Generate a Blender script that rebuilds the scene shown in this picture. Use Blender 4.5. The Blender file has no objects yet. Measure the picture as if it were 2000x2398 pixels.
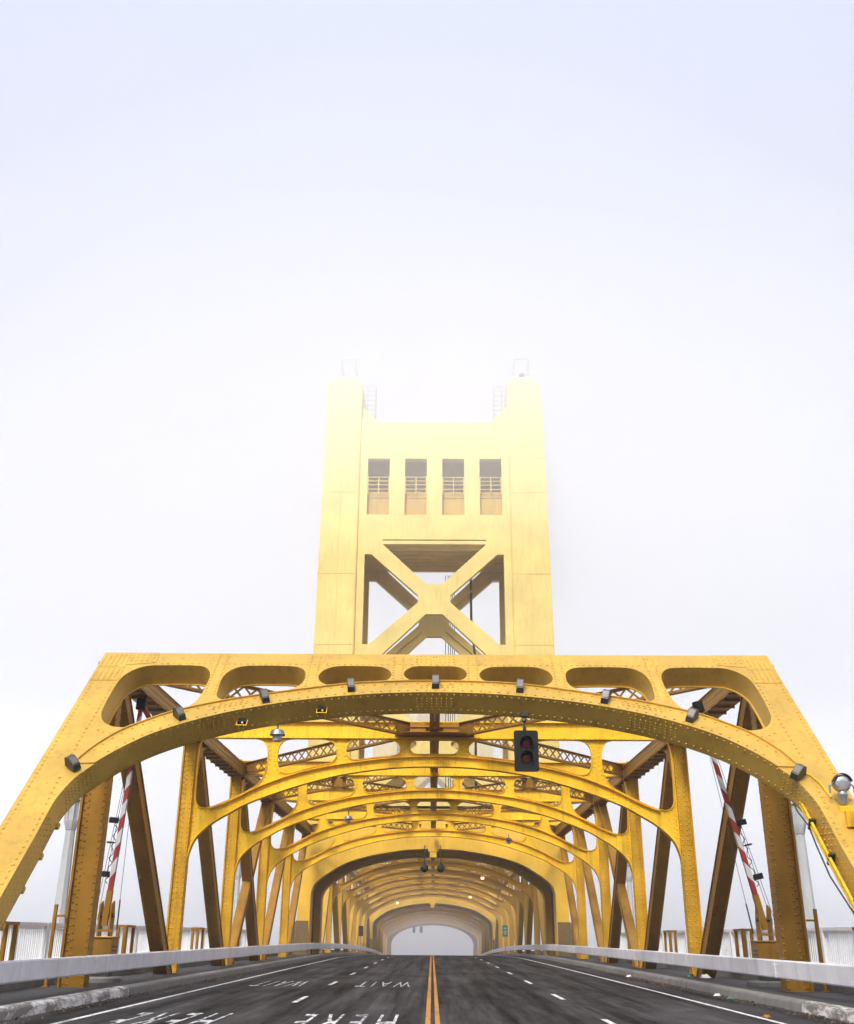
import bpy, math, random
from mathutils import Vector, Matrix
from mathutils.geometry import tessellate_polygon
random.seed(11)
C = bpy.context.scene
R = math.radians

# ------------------------------------------------------------------ camera
cam_d = bpy.data.cameras.new("camera")
cam = bpy.data.objects.new("camera", cam_d)
C.collection.objects.link(cam)
C.camera = cam
cam_d.sensor_fit = 'HORIZONTAL'
cam_d.sensor_width = 36.0
cam_d.lens = 2444.4 / 2000 * 36
cam_d.clip_start = 0.1
cam_d.clip_end = 3000
cr = Vector((0.99997342, 0.00437266, 0.00583453))
cu = Vector((-0.00369777, -0.38552844, 0.92268855))
cf = Vector((-0.00628398, 0.92268559, 0.38550202))
cam.matrix_world = Matrix(((cr.x, cu.x, -cf.x, -0.068), (cr.y, cu.y, -cf.y, 0.0), (cr.z, cu.z, -cf.z, 1.5), (0, 0, 0, 1)))

# ------------------------------------------------------------------ sky, sun, exposure
SUN_EL, SUN_AZ = 46.0, 198.0          # azimuth measured clockwise from +Y: behind the camera, a little to the left
world = bpy.data.worlds.new("World")
C.world = world
world.use_nodes = True
nt = world.node_tree
nt.nodes.clear()
sky = nt.nodes.new('ShaderNodeTexSky')
sky.sky_type = 'NISHITA'
sky.sun_disc = False
sky.sun_elevation = R(SUN_EL)
sky.sun_rotation = R(SUN_AZ)
sky.air_density = 1.0
sky.dust_density = 3.0
sky.ozone_density = 1.0
hsv = nt.nodes.new('ShaderNodeHueSaturation')
hsv.inputs['Saturation'].default_value = 0.68
hsv.inputs['Hue'].default_value = 0.516
bg = nt.nodes.new('ShaderNodeBackground')
bg.inputs['Strength'].default_value = 0.05
wo = nt.nodes.new('ShaderNodeOutputWorld')
nt.links.new(sky.outputs[0], hsv.inputs['Color'])
# an overcast sky is dimmest at the horizon and brightest overhead
wtc = nt.nodes.new('ShaderNodeTexCoord')
wsx = nt.nodes.new('ShaderNodeSeparateXYZ')
wmr = nt.nodes.new('ShaderNodeMapRange')
wmr.inputs['From Min'].default_value = 0.0
wmr.inputs['From Max'].default_value = 0.56
wmr.inputs['To Min'].default_value = 0.1
wmr.inputs['To Max'].default_value = 5.3
wmx = nt.nodes.new('ShaderNodeMix')
wmx.data_type = 'RGBA'
wmx.blend_type = 'MULTIPLY'
wmx.inputs['Factor'].default_value = 1
nt.links.new(wtc.outputs['Generated'], wsx.inputs[0])
wpw = nt.nodes.new('ShaderNodeMath')
wpw.operation = 'POWER'
wpw.inputs[1].default_value = 2.0
wcl = nt.nodes.new('ShaderNodeMath')
wcl.operation = 'MAXIMUM'
wcl.inputs[1].default_value = 0.0
nt.links.new(wsx.outputs['Z'], wcl.inputs[0])
nt.links.new(wcl.outputs[0], wpw.inputs[0])
nt.links.new(wpw.outputs[0], wmr.inputs['Value'])
nt.links.new(hsv.outputs[0], wmx.inputs['A'])
nt.links.new(wmr.outputs['Result'], wmx.inputs['B'])
nt.links.new(wmx.outputs['Result'], bg.inputs['Color'])
nt.links.new(bg.outputs[0], wo.inputs['Surface'])
sun_d = bpy.data.lights.new("sun", 'SUN')
sun_d.energy = 3.0
sun_d.angle = R(12)
sun_d.color = (1.0, 0.96, 0.9)
sun = bpy.data.objects.new("sun", sun_d)
C.collection.objects.link(sun)
az, el = R(SUN_AZ), R(SUN_EL)
sdir = Vector((math.sin(az) * math.cos(el), math.cos(az) * math.cos(el), math.sin(el)))
sun.rotation_euler = sdir.to_track_quat('Z', 'Y').to_euler()
sun.location = (0, -20, 80)
C.view_settings.view_transform = 'Standard'
C.view_settings.look = 'None'
C.view_settings.gamma = 1.0
C.view_settings.exposure = 0.69
try:
    C.render.engine = 'CYCLES'
    cy = C.cycles
    cy.max_bounces = 10
    cy.diffuse_bounces = 5
    cy.volume_bounces = 6
    cy.transparent_max_bounces = 8
    cy.use_denoising = True
    cy.use_adaptive_sampling = True
    cy.adaptive_threshold = 0.02
    cy.sample_clamp_indirect = 6.0
except Exception:
    pass


# ------------------------------------------------------------------ helpers
def zr(y):
    """height of the road surface"""
    if y < 80:
        return 0.0122 * y - 2.1e-5 * y * abs(y)
    return 0.8416 + 0.004 * (y - 80) - 0.000125 * (y - 80) ** 2


def link(o):
    C.collection.objects.link(o)
    return o


def tag(o, label=None, cat=None, group=None, kind=None):
    if label: o['label'] = label
    if cat: o['category'] = cat
    if group: o['group'] = group
    if kind: o['kind'] = kind
    return o


def thing(name, loc, label, cat, group=None, rz=0.0):
    o = link(bpy.data.objects.new(name, None))
    o.empty_display_size = 0.3
    o.location = loc
    o.rotation_euler = (0, 0, rz)
    return tag(o, label, cat, group)


def copy_tree(o, parent=None):
    c = o.copy()
    C.collection.objects.link(c)
    c.parent = parent
    for ch in [x for x in bpy.data.objects if x.parent == o]:
        copy_tree(ch, c)
    return c


def world_loc(o):
    v = Vector((0, 0, 0))
    while o is not None:
        v += o.location
        o = o.parent
    return v


def spline(pts, n=6, closed=False):
    P = [Vector(p) for p in pts]
    N = len(P)
    out = []
    segs = N if closed else N - 1
    for i in range(segs):
        if closed:
            a, b, c, d = P[i - 1], P[i], P[(i + 1) % N], P[(i + 2) % N]
        else:
            b, c = P[i], P[i + 1]
            a = P[i - 1] if i > 0 else b * 2 - c
            d = P[i + 2] if i + 2 < N else c * 2 - b
        t0 = 0.0
        t1 = max((b - a).length, 1e-6) ** 0.5
        t2 = t1 + max((c - b).length, 1e-6) ** 0.5
        t3 = t2 + max((d - c).length, 1e-6) ** 0.5
        for k in range(n):
            t = t1 + (t2 - t1) * k / n
            A1 = a * ((t1 - t) / (t1 - t0)) + b * ((t - t0) / (t1 - t0))
            A2 = b * ((t2 - t) / (t2 - t1)) + c * ((t - t1) / (t2 - t1))
            A3 = c * ((t3 - t) / (t3 - t2)) + d * ((t - t2) / (t3 - t2))
            B1 = A1 * ((t2 - t) / (t2 - t0)) + A2 * ((t - t0) / (t2 - t0))
            B2 = A2 * ((t3 - t) / (t3 - t1)) + A3 * ((t - t1) / (t3 - t1))
            out.append(B1 * ((t2 - t) / (t2 - t1)) + B2 * ((t - t1) / (t2 - t1)))
    if not closed:
        out.append(P[-1])
    return [(p.x, p.y) for p in out]


def mir(pts):
    return [(-x, y) for x, y in pts]


def stadium(x0, x1, y0, y1, r, n=6):
    out = []
    for cx, cy_, a0 in ((x1 - r, y1 - r, 0), (x0 + r, y1 - r, 90), (x0 + r, y0 + r, 180), (x1 - r, y0 + r, 270)):
        for k in range(n + 1):
            a = R(a0 + 90 * k / n)
            out.append((cx + r * math.cos(a), cy_ + r * math.sin(a)))
    return out


def resample(pts, step, closed=False):
    P = list(pts) + ([pts[0]] if closed else [])
    out = []
    acc = step * 0.5
    for (x0, y0), (x1, y1) in zip(P[:-1], P[1:]):
        L = math.hypot(x1 - x0, y1 - y0)
        while L > 1e-9 and acc <= L:
            t = acc / L
            out.append((x0 + (x1 - x0) * t, y0 + (y1 - y0) * t))
            acc += step
        acc -= L
    return out


def offset(pts, d, closed=False):
    """shift a 2D polyline sideways (left of travel for d > 0)"""
    out = []
    N = len(pts)
    for i in range(N):
        if closed:
            a, b = pts[i - 1], pts[(i + 1) % N]
        else:
            a, b = pts[max(0, i - 1)], pts[min(N - 1, i + 1)]
        dx, dy = b[0] - a[0], b[1] - a[1]
        L = math.hypot(dx, dy) or 1
        out.append((pts[i][0] - dy / L * d, pts[i][1] + dx / L * d))
    return out


def xz(y0, z0=0.0):
    """vertical sheet across the bridge; w is towards the camera"""
    return lambda u, v, w=0.0: Vector((u, y0 - w, z0 + v))


def xy(z0=0.0):
    return lambda u, v, w=0.0: Vector((u, v, z0 + w))


class MB:
    def __init__(self):
        self.v = []
        self.f = []

    def add(self, vs, fs):
        n = len(self.v)
        self.v += [Vector(p) for p in vs]
        self.f += [tuple(i + n for i in f) for f in fs]

    def box(self, c, s, ax=None):
        c = Vector(c)
        if ax is None:
            ax = (Vector((1, 0, 0)), Vector((0, 1, 0)), Vector((0, 0, 1)))
        vs = []
        for dx in (-.5, .5):
            for dy in (-.5, .5):
                for dz in (-.5, .5):
                    vs.append(c + ax[0] * (dx * s[0]) + ax[1] * (dy * s[1]) + ax[2] * (dz * s[2]))
        self.add(vs, [(0, 1, 3, 2), (4, 6, 7, 5), (0, 4, 5, 1), (2, 3, 7, 6), (0, 2, 6, 4), (1, 5, 7, 3)])
        return self

    def span(self, x0, x1, y0, y1, z0, z1):
        return self.box(((x0 + x1) / 2, (y0 + y1) / 2, (z0 + z1) / 2), (abs(x1 - x0), abs(y1 - y0), abs(z1 - z0)))

    def beam(self, a, b, w, h, side=(1, 0, 0)):
        a, b = Vector(a), Vector(b)
        d = (b - a).normalized()
        s = Vector(side)
        s = (s - d * s.dot(d)).normalized()
        t = d.cross(s)
        self.box((a + b) / 2, (w, (b - a).length, h), (s, d, t))
        return self

    def tube(self, a, b, r, n=8, r2=None, cap=True):
        a, b = Vector(a), Vector(b)
        d = (b - a).normalized()
        s = d.orthogonal().normalized()
        t = d.cross(s)
        r2 = r if r2 is None else r2
        vs = []
        for p, q in ((a, r), (b, r2)):
            for k in range(n):
                an = 2 * math.pi * (k + .5) / n
                vs.append(p + s * (q * math.cos(an)) + t * (q * math.sin(an)))
        fs = [(k, (k + 1) % n, n + (k + 1) % n, n + k) for k in range(n)]
        if cap:
            fs += [tuple(range(n - 1, -1, -1)), tuple(range(n, 2 * n))]
        self.add(vs, fs)
        return self

    def path(self, pts, r, n=6):
        for a, b in zip(pts[:-1], pts[1:]):
            self.tube(a, b, r, n)
        return self

    def lathe(self, c, prof, n=16, axis=(0, 0, 1)):
        """prof: (radius, height) pairs"""
        c = Vector(c)
        d = Vector(axis).normalized()
        s = d.orthogonal().normalized()
        if abs(d.z) > .99: s = Vector((1, 0, 0))
        t = d.cross(s)
        vs, fs = [], []
        for r, h in prof:
            for k in range(n):
                an = 2 * math.pi * (k + .5) / n
                vs.append(c + d * h + s * (r * math.cos(an)) + t * (r * math.sin(an)))
        for j in range(len(prof) - 1):
            for k in range(n):
                fs.append((j * n + k, j * n + (k + 1) % n, (j + 1) * n + (k + 1) % n, (j + 1) * n + k))
        fs.append(tuple(range(n - 1, -1, -1)))
        m = (len(prof) - 1) * n
        fs.append(tuple(range(m, m + n)))
        self.add(vs, fs)
        return self

    def plate(self, outer, holes, F, w0, w1):
        """flat plate with holes; F maps (u, v, w) to the place; w1 is the front"""
        loops = [list(outer)] + [list(h) for h in holes]
        tri = tessellate_polygon([[Vector((u, v, 0)) for u, v in l] for l in loops])
        flat = [p for l in loops for p in l]
        n = len(flat)
        vs = [F(u, v, w1) for u, v in flat] + [F(u, v, w0) for u, v in flat]
        fs = []
        for a, b, c in tri:
            fs.append((a, b, c))
            fs.append((c + n, b + n, a + n))
        k = 0
        for l in loops:
            m = len(l)
            for i in range(m):
                j = (i + 1) % m
                fs.append((k + i, k + j, n + k + j, n + k + i))
            k += m
        self.add(vs, fs)
        return self

    def rim(self, pts, F, w0, w1, t, closed=False, side=1):
        """flange strip standing along a polyline"""
        q = offset(pts, t * side, closed)
        N = len(pts)
        vs = []
        for p, o in zip(pts, q):
            vs += [F(p[0], p[1], w0), F(p[0], p[1], w1), F(o[0], o[1], w1), F(o[0], o[1], w0)]
        fs = []
        for i in range(N if closed else N - 1):
            a, b = 4 * i, 4 * ((i + 1) % N)
            for k in range(4):
                fs.append((a + k, a + (k + 1) % 4, b + (k + 1) % 4, b + k))
        if not closed:
            fs += [(3, 2, 1, 0), (4 * N - 4, 4 * N - 3, 4 * N - 2, 4 * N - 1)]
        self.add(vs, fs)
        return self

    def rivet(self, p, nrm, r=.024, fine=False):
        p = Vector(p)
        d = Vector(nrm).normalized()
        s = d.orthogonal().normalized()
        t = d.cross(s)
        n = 6
        rings = ((1, 0), (.75, .55)) if fine else ((1, 0),)
        vs, fs = [], []
        for q, h in rings:
            for k in range(n):
                an = 2 * math.pi * k / n
                vs.append(p + s * (r * q * math.cos(an)) + t * (r * q * math.sin(an)) + d * (r * h))
        vs.append(p + d * (r * .8))
        m = len(rings)
        for j in range(m - 1):
            for k in range(n):
                fs.append((j * n + k, j * n + (k + 1) % n, (j + 1) * n + (k + 1) % n, (j + 1) * n + k))
        for k in range(n):
            fs.append(((m - 1) * n + k, (m - 1) * n + (k + 1) % n, m * n))
        self.add(vs, fs)
        return self

    def rivets2(self, pts, F, w, step, r=.024, closed=False, fine=False, out=1):
        nrm = (F(0, 0, 1) - F(0, 0, 0)) * out
        for u, v in resample(pts, step, closed):
            self.rivet(F(u, v, w), nrm, r, fine)
        return self

    def rivet_line(self, a, b, nrm, step, r=.024):
        a, b = Vector(a), Vector(b)
        n = max(1, int((b - a).length / step))
        for k in range(n + 1):
            self.rivet(a + (b - a) * (k / n), nrm, r)
        return self

    def build(self, name, mat, parent=None, smooth=40, bevel=0):
        me = bpy.data.meshes.new(name)
        o = bpy.data.objects.new(name, me)
        org = world_loc(parent) if parent else Vector((0, 0, 0))
        me.from_pydata([tuple(p - org) for p in self.v], [], self.f)
        me.materials.append(mat)
        if smooth:
            me.polygons.foreach_set('use_smooth', [True] * len(me.polygons))
            me.set_sharp_from_angle(angle=R(smooth))
        me.update()
        link(o)
        if parent: o.parent = parent
        if bevel:
            b = o.modifiers.new('bevel', 'BEVEL')
            b.width = bevel
            b.segments = 2
            b.limit_method = 'ANGLE'
        return o


# ------------------------------------------------------------------ materials
def mat(name, col, rough=.6, metal=0.0, var=.12, scale=.8, dirt=0.0, dirtcol=(.05, .04, .03), streak=False, bump=.02, bscale=60, spec=.5, emis=None, estr=0, spots=0.0):
    m = bpy.data.materials.new(name)
    m.use_nodes = True
    t = m.node_tree
    b = t.nodes['Principled BSDF']
    b.inputs['Roughness'].default_value = rough
    b.inputs['Metallic'].default_value = metal
    b.inputs['Specular IOR Level'].default_value = spec
    geo = t.nodes.new('ShaderNodeNewGeometry')
    n1 = t.nodes.new('ShaderNodeTexNoise')
    n1.inputs['Scale'].default_value = scale
    n1.inputs['Detail'].default_value = 5
    n1.inputs['Roughness'].default_value = .6
    t.links.new(geo.outputs['Position'], n1.inputs['Vector'])
    r1 = t.nodes.new('ShaderNodeMapRange')
    r1.inputs['From Min'].default_value = .3
    r1.inputs['From Max'].default_value = .7
    r1.inputs['To Min'].default_value = 1 - var
    r1.inputs['To Max'].default_value = 1 + var
    t.links.new(n1.outputs['Fac'], r1.inputs['Value'])
    mu = t.nodes.new('ShaderNodeMix')
    mu.data_type = 'RGBA'
    mu.blend_type = 'MULTIPLY'
    mu.inputs['Factor'].default_value = 1
    mu.inputs['A'].default_value = (*col, 1)
    t.links.new(r1.outputs['Result'], mu.inputs['B'])
    out = mu.outputs['Result']
    if dirt > 0:
        mp = t.nodes.new('ShaderNodeMapping')
        mp.inputs['Scale'].default_value = (4.0, 4.0, .35) if streak else (1.3, 1.3, 1.3)
        t.links.new(geo.outputs['Position'], mp.inputs['Vector'])
        n2 = t.nodes.new('ShaderNodeTexNoise')
        n2.inputs['Scale'].default_value = 1.4
        n2.inputs['Detail'].default_value = 6
        n2.inputs['Roughness'].default_value = .65
        t.links.new(mp.outputs[0], n2.inputs['Vector'])
        r2 = t.nodes.new('ShaderNodeMapRange')
        r2.inputs['From Min'].default_value = .52
        r2.inputs['From Max'].default_value = .8
        r2.inputs['To Max'].default_value = dirt
        t.links.new(n2.outputs['Fac'], r2.inputs['Value'])
        mx = t.nodes.new('ShaderNodeMix')
        mx.data_type = 'RGBA'
        t.links.new(r2.outputs['Result'], mx.inputs['Factor'])
        t.links.new(out, mx.inputs['A'])
        mx.inputs['B'].default_value = (*dirtcol, 1)
        out = mx.outputs['Result']
    if spots > 0:
        n4 = t.nodes.new('ShaderNodeTexNoise')
        n4.inputs['Scale'].default_value = 9
        n4.inputs['Detail'].default_value = 4
        t.links.new(geo.outputs['Position'], n4.inputs['Vector'])
        r4 = t.nodes.new('ShaderNodeMapRange')
        r4.inputs['From Min'].default_value = .66
        r4.inputs['From Max'].default_value = .74
        r4.inputs['To Max'].default_value = spots
        t.links.new(n4.outputs['Fac'], r4.inputs['Value'])
        mx = t.nodes.new('ShaderNodeMix')
        mx.data_type = 'RGBA'
        t.links.new(r4.outputs['Result'], mx.inputs['Factor'])
        t.links.new(out, mx.inputs['A'])
        mx.inputs['B'].default_value = (*dirtcol, 1)
        out = mx.outputs['Result']
    t.links.new(out, b.inputs['Base Color'])
    # roughness follows the same patches
    r3 = t.nodes.new('ShaderNodeMapRange')
    r3.inputs['From Min'].default_value = .3
    r3.inputs['From Max'].default_value = .7
    r3.inputs['To Min'].default_value = max(.05, rough - .1)
    r3.inputs['To Max'].default_value = min(1, rough + .1)
    t.links.new(n1.outputs['Fac'], r3.inputs['Value'])
    t.links.new(r3.outputs['Result'], b.inputs['Roughness'])
    if bump > 0:
        n3 = t.nodes.new('ShaderNodeTexNoise')
        n3.inputs['Scale'].default_value = bscale
        n3.inputs['Detail'].default_value = 3
        t.links.new(geo.outputs['Position'], n3.inputs['Vector'])
        bp = t.nodes.new('ShaderNodeBump')
        bp.inputs['Strength'].default_value = .35
        bp.inputs['Distance'].default_value = bump
        t.links.new(n3.outputs['Fac'], bp.inputs['Height'])
        t.links.new(bp.outputs['Normal'], b.inputs['Normal'])
    if emis:
        b.inputs['Emission Color'].default_value = (*emis, 1)
        b.inputs['Emission Strength'].default_value = estr
    return m


YEL = (.88, .545, .028)
M = {}
M['gold'] = mat('gold_paint', YEL,   .45, .4, .14, .7, .55, (.26, .13, .02), True, .004, 40, spots=.55, spec=.3)
M['gold_portal'] = mat('pale_gold_paint', (.58, .36, .06), .42, .3, .14, .7, .55, (.26, .15, .04), True, .004, 40, spots=.6, spec=.35)
M['gold_tower'] = mat('gold_tower_paint', (.68, .53, .17), .5, .08, .14, .35, .5, (.45, .26, .05), True, .004, 20)
M['gold_arch'] = mat('arch_gold_paint', (.76, .46, .045), .5, .3, .12, .5, .4, (.34, .18, .03), True, .004, 30)
M['gold_post'] = mat('post_gold_paint', (.62, .345, .022), .45, .4, .16, .9, .6, (.2, .1, .02), True, .004, 40, spots=.55, spec=.3)  # deeper gold base for the posts, with dirt streaks and spots
M['tower_panel'] = mat('stained_shaded_tower_panel', (.46, .30, .06), .55, .1, .15, .8, .6, (.26, .14, .03), True, .004, 20)  # darker base paints in the shade of the recesses; the streaks are stains
M['gold_far'] = mat('gold_far_paint', (.54, .30, .025), .5, .08, .1, .5, .2, (.3, .2, .05), True, 0)
M['gold_dull'] = mat('gold_weathered_shaded_paint', (.32, .16, .018), .42, .4, .18, .9, .65, (.14, .07, .02), True, .004, 40, spots=.5, spec=.3)  # base darkened to stand in for underside shade; streaks and spots are weathering
M['white'] = mat('white_paint', (.82, .83, .85), .5, 0, .06, 1.0, .45, (.34, .33, .33), True, .003, 50)
M['oldwhite'] = mat('faded_white_paint', (.55, .54, .54), .6, 0, .1, 3, .5, (.3, .28, .27), True, .003, 50)
M['rail'] = mat('guardrail_paint', (.76, .76, .80), .5, .0, .10, 1.2, .6, (.33, .32, .34), True, .003, 50, spots=.3)
M['black'] = mat('black_paint', (.010, .010, .011), .6, 0, .2, 2, 0, bump=.002, spec=.25)
M['darkmetal'] = mat('dark_metal', (.06, .06, .06), .45, .6, .2, 4, .3, (.03, .02, .01), bump=.003)
M['grey'] = mat('grey_metal', (.32, .33, .35), .4, .6, .15, 3, .3, (.12, .11, .1), bump=.003)
M['silver'] = mat('lens_glass', (.62, .66, .7), .2, .6, .1, 6, 0, bump=0)
M['floodglass'] = mat('floodlight_glass', (.13, .12, .10), .4, 0, .2, 20, 0, bump=0)
M['red'] = mat('red_paint', (.26, .025, .022), .45, 0, .15, 3, .2, (.2, .03, .02), bump=.002)
M['redlens'] = mat('red_lens', (.10, .012, .015), .15, 0, .2, 20, 0, bump=0)
M['amber'] = mat('lit_orange_lamp', (1, .5, .2), .4, 0, 0, 1, 0, bump=0, emis=(1, .38, .12), estr=9)
M['concrete'] = mat('concrete', (.17, .163, .155), .9, 0, .22, 2.2, .75, (.09, .085, .08), False, .012, 25, spots=.7)
M['walk'] = mat('sidewalk_asphalt', (.032, .031, .032), .85, 0, .2, 1.5, .4, (.045, .045, .045), False, .006, 120)
M['wood'] = mat('brown_boards', (.15, .09, .03), .7, 0, .2, 4, .4, (.08, .05, .02), True, .004, 40)
M['green'] = mat('green_sign_paint', (.01, .20, .13), .4, 0, .05, 3, 0, bump=0)
M['water'] = mat('river_water', (.10, .13, .14), .12, 0, .1, .1, 0, bump=.15, bscale=.8)
M['earth'] = mat('bank_earth', (.05, .045, .03), .95, 0, .3, .3, .4, (.05, .06, .03), bump=.05, bscale=3)
M['bark'] = mat('bark', (.10, .085, .07), .9, 0, .2, 4, 0, bump=.01)
M['litter'] = mat('white_litter', (.75, .75, .74), .7, 0, .1, 10, .3, (.4, .38, .35), bump=.01, bscale=30)
M['litter_green'] = mat('green_litter', (.05, .14, .08), .5, 0, .2, 20, 0, bump=0)
M['leaf'] = mat('dead_leaf', (.13, .075, .04), .85, 0, .5, 12, 0, bump=0)


def asphalt():
    m = mat('road_asphalt', (.0135, .0128, .013), .8, 0, .16, 1.1, 0, bump=.008, bscale=90, spec=.04)
    t = m.node_tree
    b = t.nodes['Principled BSDF']
    src = b.inputs['Base Color'].links[0].from_socket
    geo = [n for n in t.nodes if n.type == 'NEW_GEOMETRY'][0]
    # streaks drawn out along the lanes by the traffic
    mp = t.nodes.new('ShaderNodeMapping')
    mp.inputs['Scale'].default_value = (1.9, .07, 1)
    t.links.new(geo.outputs['Position'], mp.inputs['Vector'])
    n = t.nodes.new('ShaderNodeTexNoise')
    n.inputs['Scale'].default_value = 1.0
    n.inputs['Detail'].default_value = 7
    n.inputs['Roughness'].default_value = .68
    t.links.new(mp.outputs[0], n.inputs['Vector'])
    r = t.nodes.new('ShaderNodeMapRange')
    r.inputs['From Min'].default_value = .35
    r.inputs['From Max'].default_value = .68
    r.inputs['To Min'].default_value = .62
    r.inputs['To Max'].default_value = 5.35
    t.links.new(n.outputs['Fac'], r.inputs['Value'])
    # pale worn patches and dark tar patches
    mp2 = t.nodes.new('ShaderNodeMapping')
    mp2.inputs['Scale'].default_value = (.55, .16, 1)
    t.links.new(geo.outputs['Position'], mp2.inputs['Vector'])
    n2 = t.nodes.new('ShaderNodeTexNoise')
    n2.inputs['Scale'].default_value = 1.3
    n2.inputs['Detail'].default_value = 8
    n2.inputs['Roughness'].default_value = .72
    n2.inputs['Distortion'].default_value = .6
    t.links.new(mp2.outputs[0], n2.inputs['Vector'])
    r2 = t.nodes.new('ShaderNodeMapRange')
    r2.inputs['From Min'].default_value = .38
    r2.inputs['From Max'].default_value = .66
    r2.inputs['To Min'].default_value = .68
    r2.inputs['To Max'].default_value = 1.28
    t.links.new(n2.outputs['Fac'], r2.inputs['Value'])
    mul = t.nodes.new('ShaderNodeMath')
    mul.operation = 'MULTIPLY'
    t.links.new(r.outputs[0], mul.inputs[0])
    t.links.new(r2.outputs[0], mul.inputs[1])
    mx = t.nodes.new('ShaderNodeMix')
    mx.data_type = 'RGBA'
    mx.blend_type = 'MULTIPLY'
    mx.inputs['Factor'].default_value = 1
    t.links.new(src, mx.inputs['A'])
    t.links.new(mul.outputs[0], mx.inputs['B'])
    t.links.new(mx.outputs['Result'], b.inputs['Base Color'])
    return m


def worn(name, col, under, amount, sc=7.0):
    """road paint worn through in places"""
    m = bpy.data.materials.new(name)
    m.use_nodes = True
    t = m.node_tree
    b = t.nodes['Principled BSDF']
    b.inputs['Roughness'].default_value = .75
    geo = t.nodes.new('ShaderNodeNewGeometry')
    mp = t.nodes.new('ShaderNodeMapping')
    mp.inputs['Scale'].default_value = (1, .35, 1)
    t.links.new(geo.outputs['Position'], mp.inputs['Vector'])
    n = t.nodes.new('ShaderNodeTexNoise')
    n.inputs['Scale'].default_value = sc
    n.inputs['Detail'].default_value = 8
    n.inputs['Roughness'].default_value = .75
    t.links.new(mp.outputs[0], n.inputs['Vector'])
    r = t.nodes.new('ShaderNodeMapRange')
    r.inputs['From Min'].default_value = amount
    r.inputs['From Max'].default_value = amount + .12
    t.links.new(n.outputs['Fac'], r.inputs['Value'])
    mx = t.nodes.new('ShaderNodeMix')
    mx.data_type = 'RGBA'
    t.links.new(r.outputs['Result'], mx.inputs['Factor'])
    mx.inputs['A'].default_value = (*col, 1)
    mx.inputs['B'].default_value = (*under, 1)
    t.links.new(mx.outputs['Result'], b.inputs['Base Color'])
    return m


M['road'] = asphalt()
M['roadwhite'] = worn('white_road_paint', (.62, .62, .62), (.04, .04, .04), .51)
M['roadletter'] = worn('worn_letter_paint', (.62, .62, .63), (.04, .04, .04), .445, 9)
M['roadyellow'] = worn('yellow_road_paint', (.42, .19, .025), (.05, .045, .04), .52)
M['kerbwhite'] = worn('flaking_white_kerb_paint', (.62, .61, .60), (.15, .14, .13), .43, 3.5)

# ------------------------------------------------------------------ the ground, the road and the pavements
def sheet(name, x0, x1, y0, y1, z_of, m, step=2.0, xs=None, kind='structure'):
    mb = MB()
    ys = [y0 + (y1 - y0) * k / max(1, int((y1 - y0) / step)) for k in range(max(1, int((y1 - y0) / step)) + 1)]
    xs = xs or [x0, x1]
    vs = [(x, y, z_of(y)) for y in ys for x in xs]
    n = len(xs)
    fs = [(j * n + i, j * n + i + 1, (j + 1) * n + i + 1, (j + 1) * n + i) for j in range(len(ys) - 1) for i in range(n - 1)]
    mb.add(vs, fs)
    o = mb.build(name, m)
    tag(o, kind=kind)
    return o


KX = 7.75          # foot of the kerb
Y_A, Y_B = -30.0, 262.0
sheet('road', -KX - .05, KX + .05, Y_A, Y_B, zr, M['road'])


def extrude_profile(name, prof, y0, y1, m, step=2.0):
    mb = MB()
    k = max(1, int((y1 - y0) / step))
    n = len(prof)
    vs = []
    for j in range(k + 1):
        y = y0 + (y1 - y0) * j / k
        vs += [(x, y, zr(y) + z) for x, z in prof]
    fs = [(j * n + i, j * n + (i + 1) % n, (j + 1) * n + (i + 1) % n, (j + 1) * n + i) for j in range(k) for i in range(n)]
    fs += [tuple(range(n)), tuple(range(k * n + n - 1, k * n - 1, -1))]
    mb.add(vs, fs)
    return tag(mb.build(name, m, smooth=50), kind='structure')


for s in (-1, 1):
    kp = [(s * KX, -.3), (s * (KX + .03), .14), (s * (KX + .06), .19), (s * (KX + .11), .215), (s * (KX + .32), .22), (s * (KX + .32), -.3)]
    y_white = 29.2 if s < 0 else 24.5
    extrude_profile('kerb', kp, Y_A, y_white, M['kerbwhite'])
    extrude_profile('kerb', kp, y_white + .015, Y_B, M['concrete'])
    extrude_profile('sidewalk', [(s * (KX + .325), -.3), (s * (KX + .325), .205), (s * 9.95, .215), (s * 9.95, -.3)], Y_A, Y_B, M['walk'])
    extrude_profile('footpath', [(s * 9.955, -.6), (s * 9.955, .45), (s * 12.75, .45), (s * 12.75, -.6)], Y_A, Y_B, M['concrete'])
extrude_profile('bridge_deck', [(-12.7, -1.6), (-12.7, -.62), (12.7, -.62), (12.7, -1.6)], 14, Y_B, M['gold_dull'])


def ground_z(y):
    if y < 12: return -.75 + .0 * y
    if y < 45: return -.75 - (y - 12) / 33 * 8.5
    if y < 205: return -9.25
    if y < 240: return -9.25 + (y - 205) / 35 * 7.0
    return -2.25


sheet('ground', -420, 420, -90, 460, ground_z, M['earth'], 5.0, xs=[-420, -120, -40, -13, 13, 40, 120, 420])
sheet('river', -420, 420, 36, 235, lambda y: -7.0, M['water'], 40)

# markings
def mark(name, pts_quads, m, lift=.004):
    mb = MB()
    for x0, x1, y0, y1 in pts_quads:
        k = max(1, int((y1 - y0) / 2.0))
        for j in range(k):
            a, b = y0 + (y1 - y0) * j / k, y0 + (y1 - y0) * (j + 1) / k
            mb.add([(x0, a, zr(a) + lift), (x1, a, zr(a) + lift), (x1, b, zr(b) + lift), (x0, b, zr(b) + lift)], [(0, 1, 2, 3)])
    return tag(mb.build(name, m, smooth=0), kind='structure')


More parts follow.
